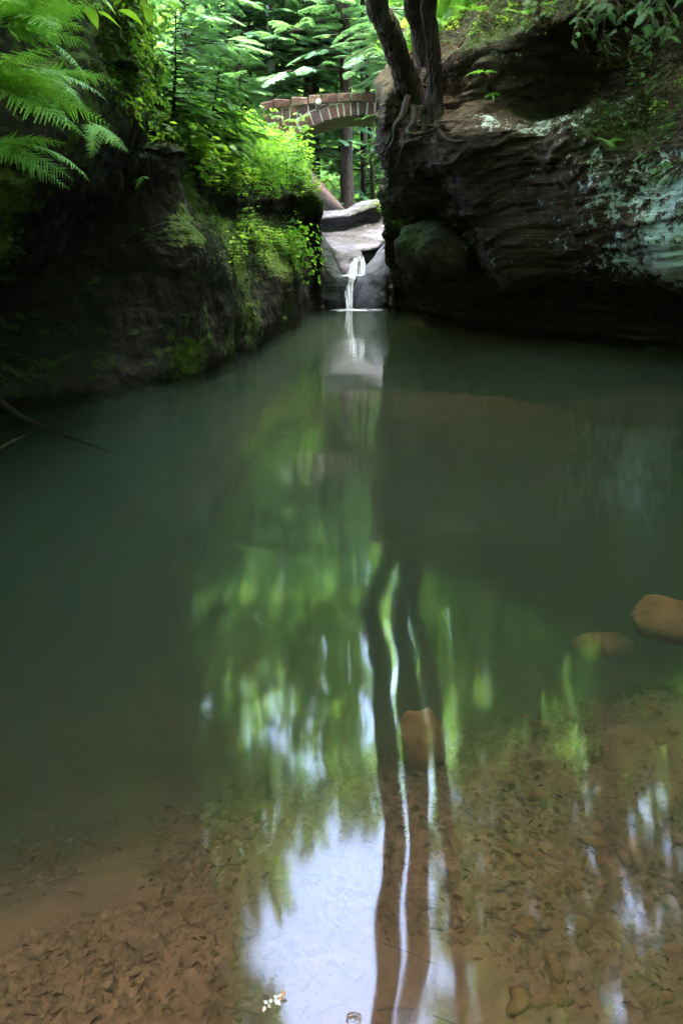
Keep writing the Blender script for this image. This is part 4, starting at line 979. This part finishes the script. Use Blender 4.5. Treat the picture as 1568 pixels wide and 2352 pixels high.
def root(parent, o, pts, r0, r1):
    pp = catmull(np.array([P(*p) - o for p in pts]), 18); mb = MB(); mb.tube(pp + .025 * np.stack([fbm(pp, 3, 2, 3), fbm(pp, 3, 2, 4), fbm(pp, 3, 2, 5)], 1), np.linspace(r0 * .72, r1 * .7, 18), 8)
    link('root', mb.mesh('root', M['root'], True), parent)
root(t1, o1, [(935, 225, 14.0), (925, 262, 13.8), (908, 285, 13.7), (905, 315, 13.8), (892, 345, 14.2), (895, 420, 15.2)], .08, .025)
root(t1, o1, [(950, 250, 13.9), (945, 285, 13.6), (935, 300, 13.5), (950, 312, 13.45), (990, 300, 13.4), (1020, 285, 13.5)], .07, .03)
root(t1, o1, [(915, 205, 14.2), (905, 250, 14.2), (900, 300, 14.5), (897, 350, 15), (902, 480, 17)], .08, .02)
root(t1, o1, [(975, 270, 13.8), (965, 320, 13.5), (930, 330, 13.5), (915, 380, 14.0)], .06, .02)
root(rt, orr, [(1000, 285, 13.6), (1010, 310, 13.35), (1045, 325, 13.2), (1090, 320, 13.1)], .07, .02)
root(rt, orr, [(1010, 150, 13.7), (1040, 120, 14.2), (1060, 90, 14.8), (1020, 75, 15.2)], .04, .02)
# crowns of those trees above the frame (seen in the water)
def crown_leaves(parent, o, centres, n, sz, seed, mat):
    r = np.random.default_rng(seed); pos = []
    for (c, rad) in centres:
        q = r.normal(0, 1, (n, 3)); q /= np.linalg.norm(q, axis=1, keepdims=True); q *= rad * r.uniform(.2, 1, (n, 1)) ** .6; q[:, 2] *= .6
        pos.append(np.array(c) - o + q)
    pos = np.concatenate(pos); keep = fbm(pos, 1.2, 2, seed) > -.15; pos = pos[keep]
    v, f = leaves_geo(pos, sz * r.uniform(.6, 1.3, len(pos)), .5, .6, r)
    link('crown', mesh('crown', v, f, mat), parent)
crown_leaves(t1, o1, [(PD(.07, 1.45, 9.2), 1.0), (PD(.03, 1.7, 9.0), 1.2), (PD(.13, 1.6, 9), 1.0)], 900, .12, 1, M['canopy'])
crown_leaves(rt, orr, [(PD(.2, 1.15, 10.5), .8), (PD(.26, .95, 11), .8), (PD(.22, 1.4, 10), 1.1), (PD(.3, 1.1, 10.5), 1.0), (PD(.3, 1.4, 10), 1.2)], 900, .12, 2, M['canopy'])
# pale tree further right on the cliff top; its trunk shows as the pale streak in the water
t4 = empty('tree', (5.6, 14.5, 5.2), label='pale trunk on the right cliff top, seen mirrored in the pool', cat='tree')
link('trunk', trunk_mesh([np.array(p) for p in ((0, .3, -.5), (0.02, 0, 2), (.08, -.3, 5), (.2, -.5, 8), (.3, -.6, 12))], [.26, .24, .23, .22, .18], M['bark_w'], 14, 6), t4)

# ------------------------------------------------------------------ canopy round the clearing
def canopy():
    r = np.random.default_rng(77); n = 300000
    d = r.normal(0, 1, (n, 3)); d /= np.linalg.norm(d, axis=1, keepdims=True); d[:, 2] = np.abs(d[:, 2])
    rad = r.uniform(17, 27, n)
    el = np.degrees(np.arcsin(d[:, 2])); az = np.degrees(np.arctan2(d[:, 0], d[:, 1]))
    nz = fbm(d * 10, .9, 4, 5)
    # opening above the pool
    e_lo = 37 + 5 * nz + np.where(az > 8, (az - 8) * .35, 0) + np.where(az < 0, -az * 1.0, 0)
    hole = (el > e_lo) & (el < 60 + 6 * nz) & (az > -6.5 + 3 * nz) & (az < 9 + 6 * nz + (el - 37) * .25)
    top = (el >= 60) & (np.sqrt(((d[:, 0] - .04) / .24) ** 2 + ((d[:, 1] - .3) / .3) ** 2) < 1 + .3 * nz)
    gaps = fbm(d * 22, 1, 3, 9) > np.where((az > -9) & (az < 10) & (el > 20) & (el < np.where(az < -5, 33, 42)), np.where((az > -5) & (az < 5) & (el > 25), -.12, .08), .62)
    keep = ~hole & ~(gaps & (el > 22))
    front_low = (el < np.where(az > 5, 13, 21)) & (d[:, 1] > .3)          # the forest ahead is built of trees and the far slope
    keep &= ~front_low
    d = d[keep]; rad = rad[keep]
    p = d * rad[:, None]
    v, f = leaves_geo(p, r.uniform(.3, .65, len(p)), .4, .7, r)
    link('forest_canopy', mesh('forest_canopy', v, f, M['canopy']), kind='stuff', label='leafy forest canopy around the opening above the pool')
canopy()
# far forest ahead
def far_forest():
    r = np.random.default_rng(78); n = 190000
    y = r.uniform(36, 62, n); x = r.uniform(-1, 1, n) * (10 + y * .45)
    z = floor_z(x, y) + r.uniform(0, 1, n) ** 1.3 * 24
    p = np.stack([x, y, z], 1)
    c = fbm(p, .22, 3, 2) > -.25
    ea = np.degrees(np.arctan2(z, y)); aa = np.degrees(np.arctan2(x, y))
    q_ = np.stack([np.tan(np.radians(aa)) * 20, np.tan(np.radians(ea)) * 20, x * 0], 1)
    c &= ~((aa > -8) & (aa < 8) & (ea > 24) & (fbm(q_, .9, 3, 6) > -.05))
    p = p[c]
    v, f = leaves_geo(p, r.uniform(.25, .6, len(p)), .6, .7, r)
    link('far_forest', mesh('far_forest', v, f, M['canopy']), kind='stuff', label='distant mass of light green leaves behind the trees')
    # low growth on the floor behind the bridge
    n = 16000; y = r.uniform(26, 40, n); x = r.uniform(-7, 7, n); z = floor_z(x, y) + r.uniform(0, .45, n) * (1 + fbm(np.stack([x, y, x * 0], 1), .8, 2, 3))
    ok = ~((np.abs(x + .6) < 2.0) & (y < 31.0))
    v, f = leaves_geo(np.stack([x, y, z], 1)[ok], r.uniform(.08, .2, ok.sum()), .8, .6, r)
    link('undergrowth', mesh('undergrowth', v, f, M['leaf_y']), kind='stuff', label='low green plants on the forest floor behind the arch')
far_forest()

# ------------------------------------------------------------------ in and on the water
def sunken_rock(u, v, z, rx, ry, rz, label, seed, mat):
    c = W(u, v, z); n1, n2 = 28, 20; V = []
    for i in range(n2):
        ph = math.pi * i / (n2 - 1)
        for a in range(n1):
            th = 2 * math.pi * a / n1; V.append((rx * math.sin(ph) * math.cos(th), ry * math.sin(ph) * math.sin(th), rz * math.cos(ph)))
    V = np.array(V); V *= (1 + .26 * fbm(V / max(rx, ry), 1.5, 6, seed))[:, None]
    f = [(i * n1 + a, (i + 1) * n1 + a, (i + 1) * n1 + (a + 1) % n1, i * n1 + (a + 1) % n1) for i in range(n2 - 1) for a in range(n1)]
    link('sunken_rock', mesh('sunken_rock', V, f, mat, True), loc=c, label=label, cat='rock')
M['sunk'] = plain_mat('silt_covered_rock', (.20, .09, .04), (.34, .165, .08), 12, .95, .8, .02)
sunken_rock(1535, 1425, -.56, .27, .22, .085, 'large orange brown rock under water at the right edge', 1, M['sunk'])
sunken_rock(1380, 1480, -.9, .17, .14, .07, 'dim sunken rock left of the large orange one', 2, M['sunk'])
sunken_rock(968, 1700, -.68, .13, .17, .13, 'rounded brown rock under water among the reflected trunks', 3, M['sunk'])
# sunken leaves and sticks
r = np.random.default_rng(5)
n = 70000; y = r.uniform(.7, 4.2, n) ; x = r.uniform(-1.0, 1.0, n) * (.55 + y * .42) 
pp = np.stack([x, y, x * 0], 1); dens = fbm(pp, 1.4, 3, 6) + .5 * np.exp(-((x + .35) / .35) ** 2 - ((y - 1.55) / .5) ** 2) + .3 * ss(.0, .5, x) * ss(1.2, 1.9, y)
k = dens > .26 + r.uniform(-.16, .16, n); x, y = x[k], y[k]
z = bed_z(x, y) + r.uniform(-.007, .005, len(x))
p = np.stack([x, y, z], 1); a = r.uniform(0, 6.28, len(p))
dirs = np.stack([np.cos(a), np.sin(a), r.normal(0, .2, len(p))], 1)
v, f = leaves_geo(p, r.uniform(.010, .044, len(p)), .75, .7, r, dirs)
link('sunken_leaves', mesh('sunken_leaves', v, f, M['bed_leaf']), kind='stuff', label='brown leaves lying on the sandy bottom')
n = 900; y = r.uniform(.8, 3.6, n); x = r.uniform(-1, 1, n) * (.5 + y * .42); pb = np.stack([x, y, bed_z(x, y) + .008], 1)
stb = MB()
for i in range(150):
    a = r.uniform(0, 6.28); L = r.uniform(.04, .16); q = pb[i]; d = np.array([math.cos(a), math.sin(a), 0]) * L
    stb.tube([q, q + d * .5 + [0, 0, .006], q + d], .0022, 4)
link('sunken_twigs', stb.mesh('sunken_twigs', M['twig']), kind='stuff', label='thin dark twigs lying on the sandy bottom')
# pebbles
pb_ = r.uniform(0, 1, (260, 2)); V = []; Fq = []
base = MB()
pebm = []
for q in range(3):
    b = MB(); vv = []
    for i in range(5):
        ph = math.pi * (i + .5) / 5
        for a in range(8): vv.append((math.sin(ph) * math.cos(a * .785) * (1 + .2 * r.normal()), math.sin(ph) * math.sin(a * .785), .5 * math.cos(ph)))
    b.add(vv, [(i * 8 + a, (i + 1) * 8 + a, (i + 1) * 8 + (a + 1) % 8, i * 8 + (a + 1) % 8) for i in range(4) for a in range(8)] + [tuple(range(8))[::-1][::-1], tuple(range(32, 40))[::-1]])
    pebm.append(b.mesh('pebble', M['sunk'], True))
for i in range(110):
    u = r.uniform(1150, 1568); v_ = r.uniform(1620, 2340); c = W(u, v_, -.4); zz = bed_z(np.array([c[0]]), np.array([c[1]]))[0]
    c = W(u, v_, zz); s_ = r.uniform(.008, .026)
    o = link('pebble', pebm[i % 3], loc=(c[0], c[1], zz + s_ * .2), label='small brown stone on the bottom at the lower right', cat='stone', group='stones on the bottom at the lower right')
    o.scale = (s_ * r.uniform(.8, 1.8), s_, s_); o.rotation_euler = (0, 0, r.uniform(0, 6))
# fallen branch at the left edge
mb = MB(); mb.tube([W(-60, 880, .30), W(0, 920, .16), W(45, 955, .06), W(90, 975, .0), W(160, 1005, -.12), W(260, 1040, -.3)], [.034, .03, .026, .02, .015, .006], 8)
link('fallen_branch', mb.mesh('fallen_branch', M['root'], True), label='bare branch dipping into the water at the left edge', cat='branch')
mb = MB(); mb.tube([W(-20, 1040, .02), W(20, 1020, .03), W(60, 1000, .0)], [.02, .02, .01], 6)
link('stick', mb.mesh('stick', M['root'], True), label='short grey stick below the bare branch at the left edge', cat='stick')
# floating blossom and curled leaf
M['petal'] = plain_mat('white_petal', (.5, .48, .52), (.75, .72, .76), 60, .7, .1); M['petal_o'] = plain_mat('orange_petal', (.6, .2, .08), (.7, .3, .12), 60, .7, .1)
M['curl'] = plain_mat('curled_leaf', (.12, .06, .05), (.3, .2, .18), 60, .6, .1)
c = W(628, 2306, .004); bl = empty('floating_blossom', c, label='tiny cluster of white and orange petals floating near the bottom edge', cat='blossom')
for i in range(16):
    q = np.array([-.018 + .04 * i / 15 + r.normal(0, .002), -.008 + .02 * i / 15 + r.normal(0, .004), .002 + r.uniform(0, .006)])
    v, f = leaves_geo(np.array([q]), .011, .7, .8, r)
    link('petal', mesh('petal', v, f, M['petal'] if i % 5 else M['petal_o']), bl)
c = W(812, 2338, .002); mb = MB()
mb.tube([(.014 * math.cos(t), .009 * math.sin(t), .003) for t in np.linspace(-1.2, 3.9, 12)], [.0008 + .0016 * math.sin(i / 11 * 3.1) for i in range(12)], 5)
mb.tube([(-.008, .004, .002), (0, -.004, .003), (.006, .002, .002)], .0008, 4)
link('curled_leaf', mb.mesh('curled_leaf', M['curl']), loc=c, label='tiny curled brown leaf floating at the bottom edge', cat='leaf')
specks = MB()
for (u, v_) in ((957, 1822), (1272, 1515), (1323, 1528), (620, 1985), (550, 2042), (1066, 1360), (1010, 1268), (1130, 1340), (690, 1690), (320, 1895), (404, 1187), (260, 1409), (315, 1462), (640, 1533), (815, 1793), (897, 1225), (1240, 1370), (540, 1185), (1480, 1530), (1350, 1315), (1050, 1635), (330, 1330)):
    c = W(u, v_, .003); a = r.uniform(0, 6.28); s_ = r.uniform(.4, 1) * .004 * c[1]
    specks.add([c, c + [s_ * math.cos(a), s_ * math.sin(a), .001], c + [s_ * math.cos(a) - s_ * .2 * math.sin(a), s_ * math.sin(a) + s_ * .2 * math.cos(a), .002]], [(0, 1, 2)])
link('floating_specks', specks.mesh('floating_specks', M['petal']), kind='stuff', label='tiny pale specks drifting on the water')

# hanging roots and threads under rock edges
def threads(items, label):
    e = empty('hanging_roots', P(*items[0][:3]), label=label, cat='roots'); o = np.array(e.location); rr_ = random.Random(len(items))
    for (u, v_, Y, ln) in items:
        p = P(u, v_, Y) - o; mb = MB()
        pts = [p + np.array([.03 * math.sin(k * 1.7 + u), .02 * math.cos(k + u), -ln * k / 5]) for k in range(6)]
        mb.tube(pts, [.006, .005, .005, .004, .003, .002], 4)
        link('root', mb.mesh('root', M['root']), e)
threads([(332, 330, 8.3, .8), (235, 320, 7.4, .6), (350, 350, 8.6, .35), (112, 270, 4.6, .25), (365, 345, 9.2, .35)], 'thin roots hanging from the overhanging left rock')
threads([(1112, 200, 13.2, .35), (1160, 210, 13.1, .42), (1118, 170, 13.3, .3), (1225, 120, 13.2, .3), (1235, 180, 13.2, .45), (1250, 170, 13.2, .4), (1350, 60, 12.9, .6), (1340, 50, 12.9, .7), (1165, 130, 13.2, .5)], 'reddish roots hanging down the dark recess of the right cliff')
threads([(893, 350, 15.3, .6), (898, 360, 15.2, .8), (905, 370, 15.1, .6), (911, 380, 14.9, .7), (920, 385, 14.8, .5)], 'roots dangling below the tree on the edge of the right cliff')
threads([(652, 640, 16, .35), (700, 650, 17.5, .5), (690, 690, 16.2, .4), (608, 645, 13.9, .3)], 'roots hanging from the lower left shelf')
